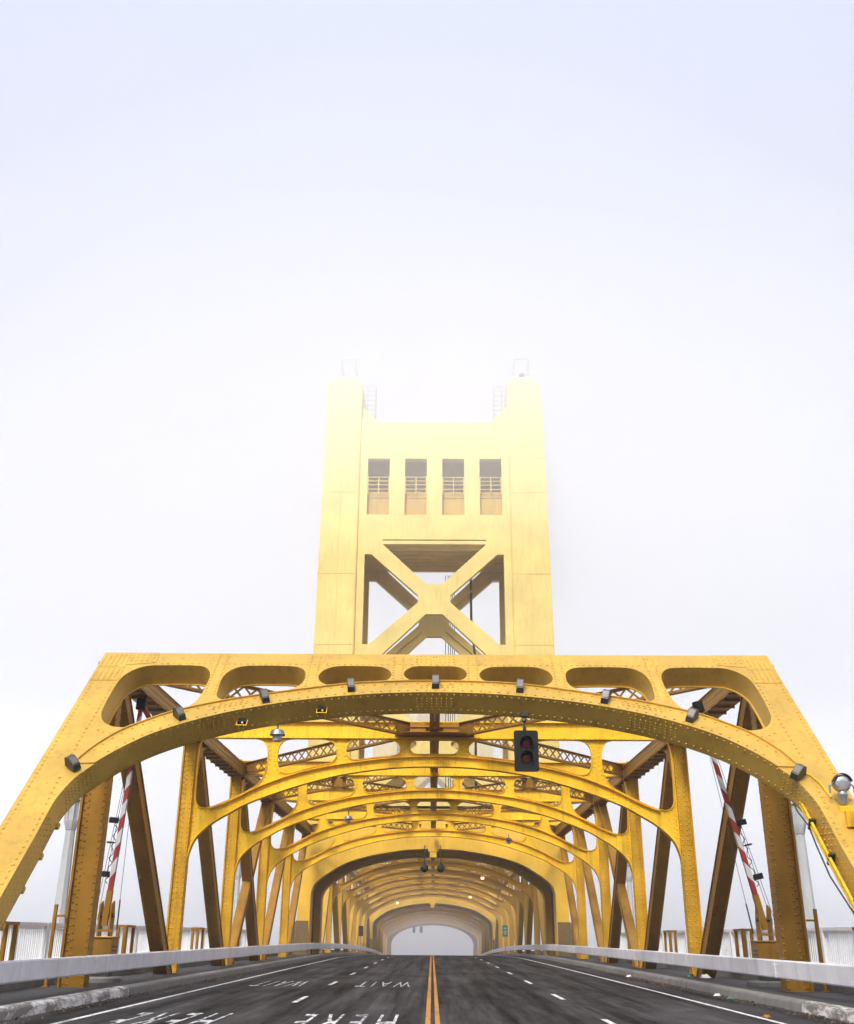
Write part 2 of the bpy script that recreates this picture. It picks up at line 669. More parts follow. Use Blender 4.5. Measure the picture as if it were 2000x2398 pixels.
mark('edge_line_marking', [(-6.72, -6.60, -30, 262)], M['roadwhite'])
mark('edge_line_marking', [(6.34, 6.46, -30, 262)], M['roadwhite'])
mark('centre_line_marking', [(-.185, -.09, -30, 262), (-.005, .085, -30, 262)], M['roadyellow'])
for s, off in ((-1, 0), (1, 1.9)):
    q = []
    y = 8.6 + off
    while y < 250:
        q.append((s * 3.3 - .06 + (.03 if s < 0 else -.08), s * 3.3 + .06 + (.03 if s < 0 else -.08), y, y + 2.6))
        y += 9.1
    mark('lane_dash_marking', q, M['roadwhite'])


def letters(word, x0, x1, y0, y1):
    cu_ = bpy.data.curves.new('word', 'FONT')
    cu_.body = word
    cu_.resolution_u = 3
    cu_.space_character = 1.55
    tmp = bpy.data.objects.new('word', cu_)
    link(tmp)
    dg = bpy.context.evaluated_depsgraph_get()
    me = bpy.data.meshes.new_from_object(tmp.evaluated_get(dg))
    bpy.data.objects.remove(tmp)
    xs = [v.co.x for v in me.vertices]
    ys = [v.co.y for v in me.vertices]
    a, b, c, d = min(xs), max(xs), min(ys), max(ys)
    for v in me.vertices:          # written for drivers coming towards us
        x = x1 - (v.co.x - a) / (b - a) * (x1 - x0)
        y = y1 - (v.co.y - c) / (d - c) * (y1 - y0)
        v.co = (x, y, zr(y) + .006)
    me.materials.clear()
    me.materials.append(M['roadletter'])
    me.name = 'lettering_marking'
    o = link(bpy.data.objects.new('lettering_marking', me))
    return tag(o, kind='structure')


letters('WAIT', -2.42, -.74, 34.9, 38.5)
letters('HERE', -2.55, -.72, 19.0, 23.0)
letters('WAIT', -5.66, -4.1, 34.9, 38.7)
letters('HERE', -5.85, -4.02, 19.0, 23.1)

# ------------------------------------------------------------------ bridge pieces
P_Y, P_Z, P_A = 28.86, 9.16, R(42.35)
PN = Vector((0, -math.sin(P_A), math.cos(P_A)))
PD = Vector((0, math.cos(P_A), math.sin(P_A)))


def PF(u, v, w=0.0):
    return Vector((u, P_Y, P_Z)) + PD * v + PN * w


ARCH_H = [(8.40, -8.2), (8.42, -7.4), (8.42, -7.0), (8.36, -6.55), (8.24, -6.05), (8.03, -5.63), (7.70, -5.10), (7.32, -4.62),
          (6.98, -4.27), (6.45, -3.86), (5.8, -3.47), (5.14, -3.15), (4.4, -2.87), (3.6, -2.62), (2.2, -2.33), (1.1, -2.2), (0, -2.16)]
BAND_H = [(8.44, -5.55), (8.2, -4.90), (7.80, -4.22), (7.46, -3.87), (6.7, -3.27), (5.4, -2.66), (4.5, -2.36), (3.6, -2.1), (2.22, -1.76), (1.1, -1.64), (0, -1.61)]


def full(half):
    """right half, outer to centre -> whole curve from right to left"""
    return half + mir(half[:-1])[::-1]


def portal(parent, goldm):
    arch = spline(full(ARCH_H), 5)
    outer = [(8.38, -13.2)] + arch + [(-8.38, -13.2), (-9.2, -13.2), (-9.38, .04), (9.38, .04), (9.2, -13.2)]
    h1 = [(8.55, -1.6), (8.53, -3.1), (8.48, -3.35), (8.34, -3.64), (8.11, -3.84), (7.8, -3.92), (7.5, -3.84), (7.1, -3.53), (6.8, -3.27),
          (6.5, -3.03), (6.3, -2.8), (6.2, -2.45), (6.14, -1.9), (6.14, -1.25), (6.22, -.98), (6.4, -.75), (6.65, -.68), (7.6, -.67), (8.0, -.71), (8.3, -.93), (8.48, -1.25)]
    h2 = [(5.78, -1.35), (5.68, -1.02), (5.45, -.76), (5.15, -.68), (4.1, -.68), (3.8, -.74), (3.6, -.95), (3.54, -1.25), (3.56, -1.55),
          (3.66, -1.78), (3.9, -2.0), (4.5, -2.26), (5.1, -2.46), (5.5, -2.56), (5.72, -2.4), (5.78, -2.0)]
    h3 = [(3.18, -1.2), (3.08, -.92), (2.85, -.73), (2.6, -.67), (1.75, -.67), (1.48, -.72), (1.28, -.9), (1.2, -1.15), (1.27, -1.4), (1.48, -1.56), (1.8, -1.6), (2.3, -1.66), (2.8, -1.76), (3.05, -1.62), (3.16, -1.42)]
    holes = [spline(h, 4, True) for h in (h1, h2, h3)]
    holes = holes + [mir(h) for h in holes] + [stadium(-.86, .86, -1.53, -.65, .435, 8)]
    T = .61
    mb = MB().plate(outer, holes, PF, -T, 0)
    # inner flange along the back of the arch
    full_in = [(8.38, -13.2)] + arch + [(-8.38, -13.2)]
    mb.rim(full_in, PF, -T - .003, -T + .03, .09, False, -1)
    for h in holes:
        mb.rim(h, PF, -T - .003, -T + .025, .05, True, -1 if sum(a[0] * b[1] - b[0] * a[1] for a, b in zip(h, h[1:] + h[:1])) < 0 else 1)
    # batten plates behind the legs
    for s in (-1, 1):
        for k in range(6):
            c = PF(s * 8.46, -7.0 - k * 1.05, -T - .05)
            mb.box(c, (.15, .14, .08), (Vector((1, 0, 0)), PD, PN))
    o = mb.build('portal_frame', goldm, parent, 35)
    # rivets of the portal
    rv = MB()
    for s in (-1, 1):
        rv.rivets2([(s * 9.24, -1.6), (s * 9.10, -13)], PF, 0, .17, 0.036, fine=True)
        rv.rivets2([(s * 8.64, -1.6), (s * 8.66, -5.3)], PF, 0, .19, 0.036, fine=True)
        rv.rivets2([(s * 8.52, -7.35), (s * 8.49, -13)], PF, 0, .19, 0.036, fine=True)
        rv.rivets2([(s * 8.62, -6.0), (s * 8.56, -7.2)], PF, 0, .2, 0.036, fine=True)
        for q in (-.16, -.31, -.47):
            for k in range(30):
                v = -7.4 - k * .19
                rv.rivet(PF(s * 8.41, v, q), (-s, 0, 0), .032, True)
        # gusset grids
        for j in range(6):
            for i in range(5):
                if (i, j) != (0, 5):
                    rv.rivet(PF(s * (8.74 + i * .135), -.1 - j * .125, .014), PN, .034, True)
                    rv.rivet(PF(s * (8.70 + i * .145), -.92 - j * .11, .014), PN, .034, True)
        for i in range(5):
            for j in range(3):
                rv.rivet(PF(s * (7.92 + i * .15), -.1 - j * .17, .014), PN, .034, True)
        for uu, vv in ((8.2, -4.15), (8.0, -4.2), (7.8, -4.12), (7.6, -4.03), (8.35, -4.05)):
            rv.rivet(PF(s * uu, vv, 0), PN, .035, True)
    rv.rivets2([(-7.7, -.58), (7.7, -.58)], PF, 0, .17, 0.035, fine=True)
    for u in (-5.96, -3.36, -1.03, 1.03, 3.36, 5.96):
        lo = -2.35 if abs(u) > 5 else (-1.85 if abs(u) > 2 else -1.5)
        for d in (-.12, .12):
            rv.rivets2([(u + d, -.08), (u + d, lo)], PF, 0, .15, 0.035, fine=True)
    for i in range(-4, 5):
        for j in range(3):
            if i: rv.rivet(PF(i * .13, -.1 - j * .16, 0), PN, .034, True)
    # rows near both edges of the arch soffit
    for q in (-.05, -.5):
        pts = resample(arch, .19)
        for i, (u, v) in enumerate(pts[1:-1]):
            a, b = pts[i], pts[i + 2]
            dx, dy = b[0] - a[0], b[1] - a[1]
            L = math.hypot(dx, dy)
            n2 = PD * (-abs(dx) / L) + Vector((1, 0, 0)) * ((1 if dy * u < 0 else 1) * (-1 if u > 0 else 1) * abs(dy) / L)
            rv.rivet(PF(u, v, q), n2, .027, True)
    # splice plates on the soffit
    for c0 in (0, -5.5, 5.5, -8.2, 8.2):
        pts = [p for p in resample(arch, .13) if abs(p[0] - c0) < (.55 if abs(c0) < 6 else .16)]
        for u, v in pts:
            for q in (-.16, -.24, -.32, -.40):
                rv.rivet(PF(u, v, q), -PD, .027, True)
    rv.build('rivets', goldm, o, 60)
    # raised band along the arch
    band = spline(full(BAND_H), 5)
    lo = [p for p in arch if p[1] > -5.6]
    bd = MB().plate(lo + band[::-1], [], PF, .001, .035)
    up = offset(band, -.10)
    dn = offset(lo, .10)
    if up[len(up) // 2][1] > band[len(band) // 2][1]: up = offset(band, .10)
    if dn[len(dn) // 2][1] < lo[len(lo) // 2][1]: dn = offset(lo, -.10)
    bd.rivets2(up[4:-4], PF, .035, .29, 0.036, fine=True)
    bd.rivets2(dn[3:-3], PF, .035, .24, 0.036, fine=True)
    for c0 in (-5.3, 5.3, 0):
        for u, v in resample(band, .14):
            if abs(u - c0) < .5:
                for q in (.2, .3):
                    bd.rivet(PF(u, v - q, .035), PN, .034, True)
    b = bd.build('arch_band', goldm, o, 35)
    # lip on top of the band
    lip = MB().rim(band, PF, .0015, .085, .025, False, 1 if offset(band, .1)[len(band) // 2][1] > band[len(band) // 2][1] else -1)
    lip.build('band_lip', goldm, o, 35)
    for s in (-1, 1):
        for q in ([(9.385, .045), (8.62, .045), (8.60, -.80), (9.365, -.80)], [(9.365, -.825), (8.60, -.825), (8.58, -1.54), (9.345, -1.54)], [(8.60, .045), (7.82, .045), (7.80, -.52), (8.15, -.60), (8.60, -.66)]):
            MB().plate([(s * a, b_) for a, b_ in q], [], PF, .0005, .014).build('gusset_plate', goldm, o, 35)
    return o


RIB_LOW = [(8.955, 3.6), (8.92, 4.1), (8.72, 4.66), (8.2, 5.18), (7.48, 5.62), (6.9, 5.93), (5.35, 6.49), (3.78, 6.92), (2.99, 7.07), (1.5, 7.25), (0, 7.30)]
RIB_UP = [(8.30, 5.76), (7.86, 5.91), (7.3, 6.17), (6.63, 6.51), (5.54, 6.93), (4.44, 7.23), (3.0, 7.47), (1.5, 7.64), (0, 7.70)]
S_TOP, S_BOT = 8.98, 8.33


def frame_holes():
    A = [(8.88, 6.3), (8.86, 6.05), (8.75, 5.86), (8.55, 5.77), (8.3, 5.79), (7.9, 5.93), (7.3, 6.21), (6.9, 6.41), (6.55, 6.64), (6.36, 6.95), (6.27, 7.3), (6.26, 7.8), (6.33, 8.05), (6.48, 8.24), (6.7, S_BOT), (8.6, S_BOT), (8.8, 8.22), (8.88, 8.0)]
    B = [(5.9, 7.85), (5.83, 8.1), (5.66, 8.27), (5.4, S_BOT), (4.2, S_BOT), (3.92, 8.26), (3.73, 8.1), (3.66, 7.88), (3.7, 7.62), (3.87, 7.43), (4.15, 7.36), (4.8, 7.2), (5.45, 7.03), (5.72, 7.08), (5.88, 7.35)]
    Cc = [(3.34, 7.95), (3.24, 8.17), (3.06, 8.29), (2.8, S_BOT), (1.8, S_BOT), (1.5, 8.27), (1.33, 8.12), (1.27, 7.98), (1.33, 7.8), (1.52, 7.71), (2.2, 7.64), (2.9, 7.55), (3.14, 7.58), (3.28, 7.73)]
    hs = [spline(h, 4, True) for h in (A, B, Cc)]
    return hs + [mir(h) for h in hs] + [stadium(-.93, .93, 7.76, S_BOT, .27, 6)]


def sway_frame(name, parent, y, goldm, rivets=True, px=8.955):
    """arched cross frame standing at y"""
    F = xz(y, zr(y))
    k = px / 8.955
    low = [(u * k, v) for u, v in spline(full(RIB_LOW), 4)]
    outer = low + [(-px, S_TOP), (px, S_TOP)]
    holes = [[(u * k, v) for u, v in h] for h in frame_holes()]
    mb = MB().plate(outer, holes, F, -.03, .03)
    sd = 1 if offset(low, .1)[len(low) // 2][1] > low[len(low) // 2][1] else -1
    mb.rim(low, F, -.16, .16, .035, False, sd)
    up = [(u * k, v) for u, v in spline(full(RIB_UP), 4)]
    sd = 1 if offset(up, .1)[len(up) // 2][1] > up[len(up) // 2][1] else -1
    mb.rim(up, F, -.155, .155, .03, False, -sd)
    for h in holes:
        ar = sum(a[0] * b[1] - b[0] * a[1] for a, b in zip(h, h[1:] + h[:1]))
        mb.rim(h, F, -.09, .09, .02, True, 1 if ar > 0 else -1)
    mb.rim([(-px, S_BOT), (px, S_BOT)], F, -.17, .17, .035, False, 1)
    mb.rim([(-px, S_TOP), (px, S_TOP)], F, -.17, .17, .035, False, -1)
    if rivets:
        n = PN
        mb.rivets2([(-px + .1, S_BOT + .09), (px - .1, S_BOT + .09)], F, .03, .19, .037)
        mb.rivets2([(-px + .1, S_TOP - .09), (px - .1, S_TOP - .09)], F, .03, .19, .037)
        for h in holes:
            ar = sum(a[0] * b[1] - b[0] * a[1] for a, b in zip(h, h[1:] + h[:1]))
            q = offset(h, -.09 if ar > 0 else .09, True)
            for u, v in resample(q, .17, True):
                if v < 8.25: mb.rivet(F(u, v, .03), (0, -1, 0), .036)
        for c0 in (0, -6.95, 6.95):
            for i in range(-5, 6):
                u = c0 + i * .11
                ii = min(range(len(low)), key=lambda t: abs(low[t][0] - u))
                for q in (.15, .27):
                    mb.rivet(F(u, low[ii][1] + q, .03), (0, -1, 0), .036)
        for s in (-1, 1):
            mb.rivets2([(s * (px - .08), 4.4), (s * (px - .08), 5.75)], F, .03, .16, .037)
            mb.rivets2([(s * (px - .16), 4.6), (s * (px - .16), 5.7)], F, .03, .16, .037)
    return mb.build(name, goldm, parent, 35)


def post(parent, s, y, goldm, rivets=True, xo=9.4, xi=8.95, d=.42, top=9.0, bot=-1.2):
    """riveted box post with a proud outer flange"""
    z0, z1 = zr(y) + bot, zr(y) + top
    mb = MB()
    xm = xo - .16
    mb.span(s * xi, s * xm, y - d / 2, y + d / 2, z0, z1)
    mb.span(s * (xm + .001), s * xo, y - d / 2 + .05, y + d / 2 - .05, z0, z1)
    mb.span(s * (xo - .03), s * (xo + .03), y - d / 2 - .03, y + d / 2 + .03, z0, z1)
    if rivets:
        for xx in (xi + .05, xm - .04):
            mb.rivet_line((s * xx, y - d / 2, zr(y) + .1), (s * xx, y - d / 2, z1), (0, -1, 0), .17, .037)
        mb.rivet_line((s * (xm + .07), y - d / 2 + .05, zr(y) + .1), (s * (xm + .07), y - d / 2 + .05, z1), (0, -1, 0), .19, .037)
        for yy in (-d / 2 + .06, d / 2 - .06):
            mb.rivet_line((s * xi, y + yy, zr(y) + .1), (s * xi, y + yy, z1), (-s, 0, 0), .2, .036)
    return mb.build('vertical_post', goldm, parent, 30)


def diagonal(parent, s, a, b, goldm, w=.42, h=.5, rivets=True, xc=9.15):
    """sloping box member from (y, z) to (y, z)"""
    A, B = Vector((s * xc, *a)), Vector((s * xc, *b))
    mb = MB()
    d = (B - A).normalized()
    t = Vector((0, -d.z, d.y))
    mb.beam(A, B, w, h)
    for q in (-1, 1):        # flange plates proud of the web
        mb.beam(A + t * (q * h / 2), B + t * (q * h / 2), w + .07, .03)
    if rivets:
        for q in (-1, 1):
            for x in (-w / 2 + .03, w / 2 - .03):
                o = Vector((s * xc + x, 0, 0)) - Vector((s * xc, 0, 0))
                mb.rivet_line(A + t * (q * (h / 2 + .015)) + o, B + t * (q * (h / 2 + .015)) + o, t * q, .17, .036)
            mb.rivet_line(A + t * (q * (h / 2 - .07)) + Vector((-s * w / 2, 0, 0)), B + t * (q * (h / 2 - .07)) + Vector((-s * w / 2, 0, 0)), (-s, 0, 0), .2, .032)
    return mb.build('diagonal_brace', goldm, parent, 30)


def laced(parent, name, s, a, b, goldm, xc=9.0, w=.44, h=.5, step=.42):
    """two flanges joined by zig-zag lacing bars"""
    A, B = Vector((s * xc, *a)), Vector((s * xc, *b))
    d = (B - A).normalized()
    t = Vector((0, -d.z, d.y))
    mb = MB()
    L = (B - A).length
    for q in (-1, 1):
        mb.beam(A + t * (q * h / 2), B + t * (q * h / 2), w, .03)
        for x in (-w / 2, w / 2):
            mb.beam(A + t * (q * (h / 2 - .05)) + Vector((x, 0, 0)), B + t * (q * (h / 2 - .05)) + Vector((x, 0, 0)), .02, .1)
    n = int(L / step)
    for k in range(n):
        p, q_ = A + d * (k * L / n), A + d * ((k + 1) * L / n)
        for x in (-w / 2, w / 2):
            o = Vector((x, 0, 0))
            sg = 1 if k % 2 else -1
            mb.beam(p - t * (sg * (h / 2 - .03)) + o, q_ + t * (sg * (h / 2 - .03)) + o, .025, .06)
    return mb.build(name, goldm, parent, 0)


def lattice(parent, a, b, goldm, h=.5, step=.56):
    """lattice girder lying between two points of the top plane, its X lacing upright"""
    A, B = Vector(a), Vector(b)
    d = (B - A).normalized()
    up = Vector((0, 0, 1))
    up = (up - d * up.dot(d)).normalized()
    sd = d.cross(up)
    mb = MB()
    L = (B - A).length
    for q in (-1, 1):
        mb.beam(A + up * (q * h / 2), B + up * (q * h / 2), .22, .025, sd)
        mb.beam(A + up * (q * (h / 2 - .045)), B + up * (q * (h / 2 - .045)), .03, .08, sd)
    n = max(2, int(L / step))
    for k in range(n):
        p, q_ = A + d * (k * L / n), A + d * ((k + 1) * L / n)
        mb.beam(p - up * (h / 2 - .03), q_ + up * (h / 2 - .03), .014, .07, sd)
        mb.beam(p + up * (h / 2 - .03) + sd * .013, q_ - up * (h / 2 - .03) + sd * .013, .014, .07, sd)
        m_ = (p + q_) / 2
        mb.rivet(m_ - sd * .02, -sd if sd.y > 0 else sd, .03)
    for p in (A + d * .45, B - d * .45):      # solid end plates
        mb.beam(p - d * .45, p + d * .45, .03, h, sd)
    return mb.build('lateral_brace', goldm, parent, 0)


def chord(parent, s, y0, y1, goldm, rivets=True, xc=9.1, step=.95):
    mb = MB()
    k = max(1, int((y1 - y0) / 9.8))
    for j in range(k):
        a, b = y0 + (y1 - y0) * j / k, y0 + (y1 - y0) * (j + 1) / k
        A, B = Vector((s * xc, a, zr(a) + 8.50)), Vector((s * xc, b, zr(b) + 8.50))
        for q in (-1, 1):      # two webs, open underneath
            mb.beam(A + Vector((q * .27, 0, 0)), B + Vector((q * .27, 0, 0)), .04, .5)
            mb.beam(A + Vector((q * .24, 0, -.235)), B + Vector((q * .24, 0, -.235)), .12, .02)
            if rivets:
                for zz in (-.19, .17, 0):
                    o = Vector((q * .29, 0, zz))
                    mb.rivet_line(A + o, B + o, (q, 0, 0), .2, .036)
        mb.beam(A + Vector((0, 0, .26)), B + Vector((0, 0, .26)), .66, .02)
        n = int((b - a) / step)
        for i in range(n):
            c = A + (B - A) * ((i + .5) / n)
            mb.box(c + Vector((0, 0, -.275)), (.66, .52, .02))
            mb.box(c + Vector((0, .27, -.32)), (.62, .03, .11))
    return mb.build('top_chord', goldm, parent, 30)


def centre_strut(parent, y0, y1, goldm):
    mb = MB()
    k = max(1, int((y1 - y0) / 4.9))
    for j in range(k):
        a, b = y0 + (y1 - y0) * j / k, y0 + (y1 - y0) * (j + 1) / k
        for q in (-1, 1):
            mb.beam((q * .105, a, zr(a) + 8.55), (q * .105, b, zr(b) + 8.55), .15, .06)
            mb.beam((q * .04, a, zr(a) + 8.67), (q * .04, b, zr(b) + 8.67), .03, .18)
        n = int((b - a) / .5)
        for i in range(n):
            y = a + (b - a) * (i + .5) / n
            mb.box((0, y, zr(y) + 8.6), (.08, .3, .03))
    return mb.build('centre_strut', goldm, parent, 0)


def node_gusset(parent, y, goldm):
    mb = MB()
    z = zr(y) + 8.7
    for s in (-1, 1):
        mb.box((s * .55, y - .02, z), (.75, 1.1, .03))
        mb.box((s * .62, y - .5, z - .05), (.6, .03, .44))
        mb.box((s * .62, y + .5, z - .05), (.6, .03, .44))
    mb.plate([(-1.5, -.22), (-1.0, -.9), (1.0, -.9), (1.5, -.22), (1.5, .22), (1.0, .9), (-1.0, .9), (-1.5, .22)], [], xy(z - .26), -.01, .01) if False else None
    mb.plate([(-1.5, y - .22), (-1.0, y - .9), (1.0, y - .9), (1.5, y - .22), (1.5, y + .22), (1.0, y + .9), (-1.0, y + .9), (-1.5, y + .22)], [], xy(z - .25), -.012, .012)
    for i in range(7):
        for j in range(5):
            mb.rivet((-.9 + i * .3, y - .6 + j * .3, z - .262), (0, 0, -1), .02)
    return mb.build('node_gusset', goldm, parent, 30)


PANEL = 9.8
LP = [P_Y + PANEL * k for k in range(6)]      # L1 .. L6 (28.9 to 77.9)
LP = [28.95, 39.75, 49.55, 59.35, 69.15, 78.4]

# ------------------------------------------------------------------ the near truss span
span = thing('approach_span', (0, 19.0, zr(19.0)), 'nearest golden truss span with a broad riveted portal and arched cross frames', 'bridge span')
G = M['gold']
portal(span, M['gold_portal'])
for i, y in enumerate(LP[1:5]):
    sway_frame('arched_frame', span, y, G, True)
TOPZ = 8.75
for s in (-1, 1):
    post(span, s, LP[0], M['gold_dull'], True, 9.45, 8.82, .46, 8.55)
    for i, y in enumerate(LP[1:5]):
        post(span, s, y, M['gold_post'], i < 3)
    dg = [(0, 1, True), (1, 2, True), (2, 3, True), (3, 2, False), (4, 3, False), (5, 4, False)]
    for top, bot, near in dg:
        yt, yb = LP[top], LP[bot]
        sg = 1 if yb > yt else -1
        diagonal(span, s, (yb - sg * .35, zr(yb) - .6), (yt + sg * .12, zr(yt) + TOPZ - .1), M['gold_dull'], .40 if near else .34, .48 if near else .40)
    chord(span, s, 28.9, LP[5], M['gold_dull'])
    # portal knee plates behind the corner
    for (y, r) in [(LP[0], .9), (LP[1], .8), (LP[2], .8), (LP[3], .8), (LP[4], .8)]:
        kb = MB()
        z = zr(y) + 8.52
        pts = [(y + .05, z), (y + .05, z - 1.5), (y + .32, z - 1.5), (y + .5, z - .95), (y + .95, z - .5), (y + 1.6, z - .28), (y + 1.6, z)]
        kb.plate(pts, [], lambda u, v, w=0.0, s=s: Vector((s * (8.93 - w), u, v)), -.02, .02)
        for i in range(5):
            for j in range(2):
                kb.rivet((s * 8.91, y + .12 + j * .1, z - 1.35 + i * .22), (-s, 0, 0), .02)
        kb.build('knee_plate', M['gold_dull'], span, 30)
centre_strut(span, 28.75, 79.2, M['gold_dull'])
for y in (LP[1], LP[3]):
    node_gusset(span, y, M['gold_dull'])


def lat(y_c, y_s, parent=span, m=M['gold_dull'], x_c=.9):
    for s in (-1, 1):
        lattice(parent, (s * x_c, y_c, zr(y_c) + 8.68), (s * 8.8, y_s, zr(y_s) + (8.46 if y_s < 30 else 8.62)), m)


for yc, ys in ((LP[1], LP[0]), (LP[1], LP[2]), (LP[3], LP[2]), (LP[3], LP[4]), (LP[5], LP[4]), (LP[2], LP[3]), (LP[4], LP[3]), (LP[4], LP[5])):
    lat(yc, ys)
for s in (-1, 1):
    ym = (LP[2] + LP[3]) / 2
    MB().box((s * 4.85, ym, zr(ym) + 8.68), (.7, .5, .5)).build('crossing_plate', M['gold_dull'], span, 30)

# ------------------------------------------------------------------ towers
def sym(pts):
    return pts + mir(pts)[::-1]


def tower(yf, name, label, gm, detail=True):
    z0 = zr(yf)
    T = thing(name, (0, yf, z0), label, 'bridge tower')
    dep = 7.0
    yb = yf + dep
    # shafts: closed boxes with a stepped cap
    for s in (-1, 1):
        mb = MB()
        xo0, xo1, xi = 9.55, 9.28, 6.3
        vs = []
        for y in (yf - .15, yb + .15):
            vs += [(s * xi, y, 10.9), (s * xo0, y, 10.9), (s * xo1, y, 46.85), (s * xi, y, 46.85)]
        mb.add(vs, [(0, 1, 2, 3), (7, 6, 5, 4), (0, 4, 5, 1), (1, 5, 6, 2), (2, 6, 7, 3), (3, 7, 4, 0)])
        # ledge plates: slightly proud panels give the seams
        for za, zb in ((11.2, 15.6), (15.63, 19.6), (19.63, 23.45), (23.48, 29.35), (29.38, 36.52), (36.55, 39.72), (39.75, 43.45), (43.48, 46.8)):
            f = (za - 10.9) / 36
            g = (zb - 10.9) / 36
            xa, xb = xo0 - (xo0 - xo1) * f - .04, xo0 - (xo0 - xo1) * g - .04
            xm = 7.8
            for (p, q, p2, q2) in ((xi + .05, xm - .02, xi + .05, xm - .02), (xm + .02, xa, xm + .02, xb)):
                y = yf - .178
                mb.add([(s * p, y, za), (s * q, y, za), (s * q2, y, zb), (s * p2, y, zb), (s * p, y + .027, za), (s * q, y + .027, za), (s * q2, y + .027, zb), (s * p2, y + .027, zb)],
                       [(0, 1, 2, 3), (0, 4, 5, 1), (1, 5, 6, 2), (2, 6, 7, 3), (3, 7, 4, 0)])
        if detail:
            mb.rivet_line((s * (xi + .1), yf - .19, 12), (s * (xi + .1), yf - .19, 40), (0, -1, 0), .25, .045)
        sh = mb.build('tower_shaft', gm, T, 30)
        cap = MB()
        ya, yc = yf - .15, yb + .15
        vs = [(s * 6.29, ya, 46.852), (s * 9.29, ya, 46.852), (s * 9.29, yc, 46.852), (s * 6.29, yc, 46.852),
              (s * 6.8, yf + .55, 47.98), (s * 8.5, yf + .55, 47.98), (s * 8.5, yb - .55, 47.98), (s * 6.8, yb - .55, 47.98)]
        cap.add(vs, [(0, 1, 5, 4), (1, 2, 6, 5), (2, 3, 7, 6), (3, 0, 4, 7), (4, 5, 6, 7)])
        cap.build('shaft_cap', gm, sh, 30)
        rl = MB()
        for yy in (yf + .7, yb - .7):
            rl.tube((s * 7.05, yy, 47.9), (s * 7.1, yy, 49.9), .035).tube((s * 8.3, yy, 47.9), (s * 8.35, yy, 49.9), .035)
            rl.tube((s * 7.05, yy, 49.9), (s * 8.4, yy, 49.9), .04)
        rl.tube((s * 7.1, yf + .7, 49.9), (s * 7.1, yb - .7, 49.9), .035).tube((s * 8.35, yf + .7, 49.9), (s * 8.35, yb - .7, 49.9), .035)
        rl.build('roof_railing', M['grey'], sh, 30)
        ld = MB()       # caged ladder on the inner side of each shaft top
        for xx in (6.0, 5.25):
            ld.tube((s * xx, yf + 2, 43.4), (s * xx, yf + 2, 47.9), .035)
            ld.tube((s * xx, yf + 2.7, 43.4), (s * xx, yf + 2.7, 47.9), .035)
        for k in range(9):
            z = 44.0 + k * .48
            ld.tube((s * 6.3, yf + 2, z), (s * 5.25, yf + 2, z), .03)
            ld.tube((s * 5.25, yf + 2, z), (s * 5.25, yf + 2.7, z), .03)
        ld.build('ladder_cage', M['grey'], sh, 30)
    if detail:
        lb = MB().lathe((7.7, yf + 1.0, 47.98), [(.16, 0), (.18, .12), (.22, .2), (.24, .4), (.18, .58), (.05, .66)], 12)
        lb.build('beacon', M['darkmetal'], T, 40)
    # machinery house between the shafts
    F = xz(yf)
    m = MB()
    FB = xz(yb)
    top = [(-6.29, 34.56), (6.29, 34.56), (6.29, 43.58), (4.87, 43.16), (-4.87, 43.16), (-6.29, 43.58)]
    wins = [[(a, 34.6), (b, 34.6), (b, 39.74), (a, 39.74)] for a, b in ((-5.62, -3.77), (-2.49, -.64), (.65, 2.5), (3.79, 5.64))]
    m.plate(top, wins, F, -.6, 0)
    m.plate(top, [], FB, 0, .6)
    m.span(-6.29, 6.29, yf + .6, yb - .6, 42.4, 42.8)
    mh = m.build('machinery_house', gm, T, 30)
    f = MB().span(-6.28, 6.28, yf + .02, yb - .02, 32.0, 32.3)
    f.span(-6.28, 6.28, yf + .65, yb - .61, 36.0, 36.3)
    for k in range(7):
        f.span(-6.2, 6.2, yf + .8 + k * .85, yf + .95 + k * .85, 31.75, 32.0)
    f.build('floor_slab', gm, mh, 30)
    for i, (a, b) in enumerate(((-5.62, -3.77), (-2.49, -.64), (.65, 2.5), (3.79, 5.64))):
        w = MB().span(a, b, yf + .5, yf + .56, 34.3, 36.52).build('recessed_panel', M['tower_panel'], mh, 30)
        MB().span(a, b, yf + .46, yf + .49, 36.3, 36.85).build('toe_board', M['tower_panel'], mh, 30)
        r_ = MB()
        for z in (36.95, 37.35, 37.7, 38.05):
            r_.tube((a, yf + .12, z), (b, yf + .12, z), .035, 6)
        for x in (a + .05, (a + b) / 2 + .02, b - .05):
            r_.tube((x, yf + .12, 36.5), (x, yf + .12, 38.05), .045, 6)
        
        r_.build('balcony_railing', gm, mh, 30)
    # slanted shoulders beside the shafts
    for s in (-1, 1):
        pts = [(s * 6.28, 43.6), (s * 4.9, 43.2), (s * 5.0, 43.42), (s * 6.28, 44.95)]
        MB().plate(pts, [], xz(yf + .3), -.5, 0).build('shoulder', gm, mh, 30)
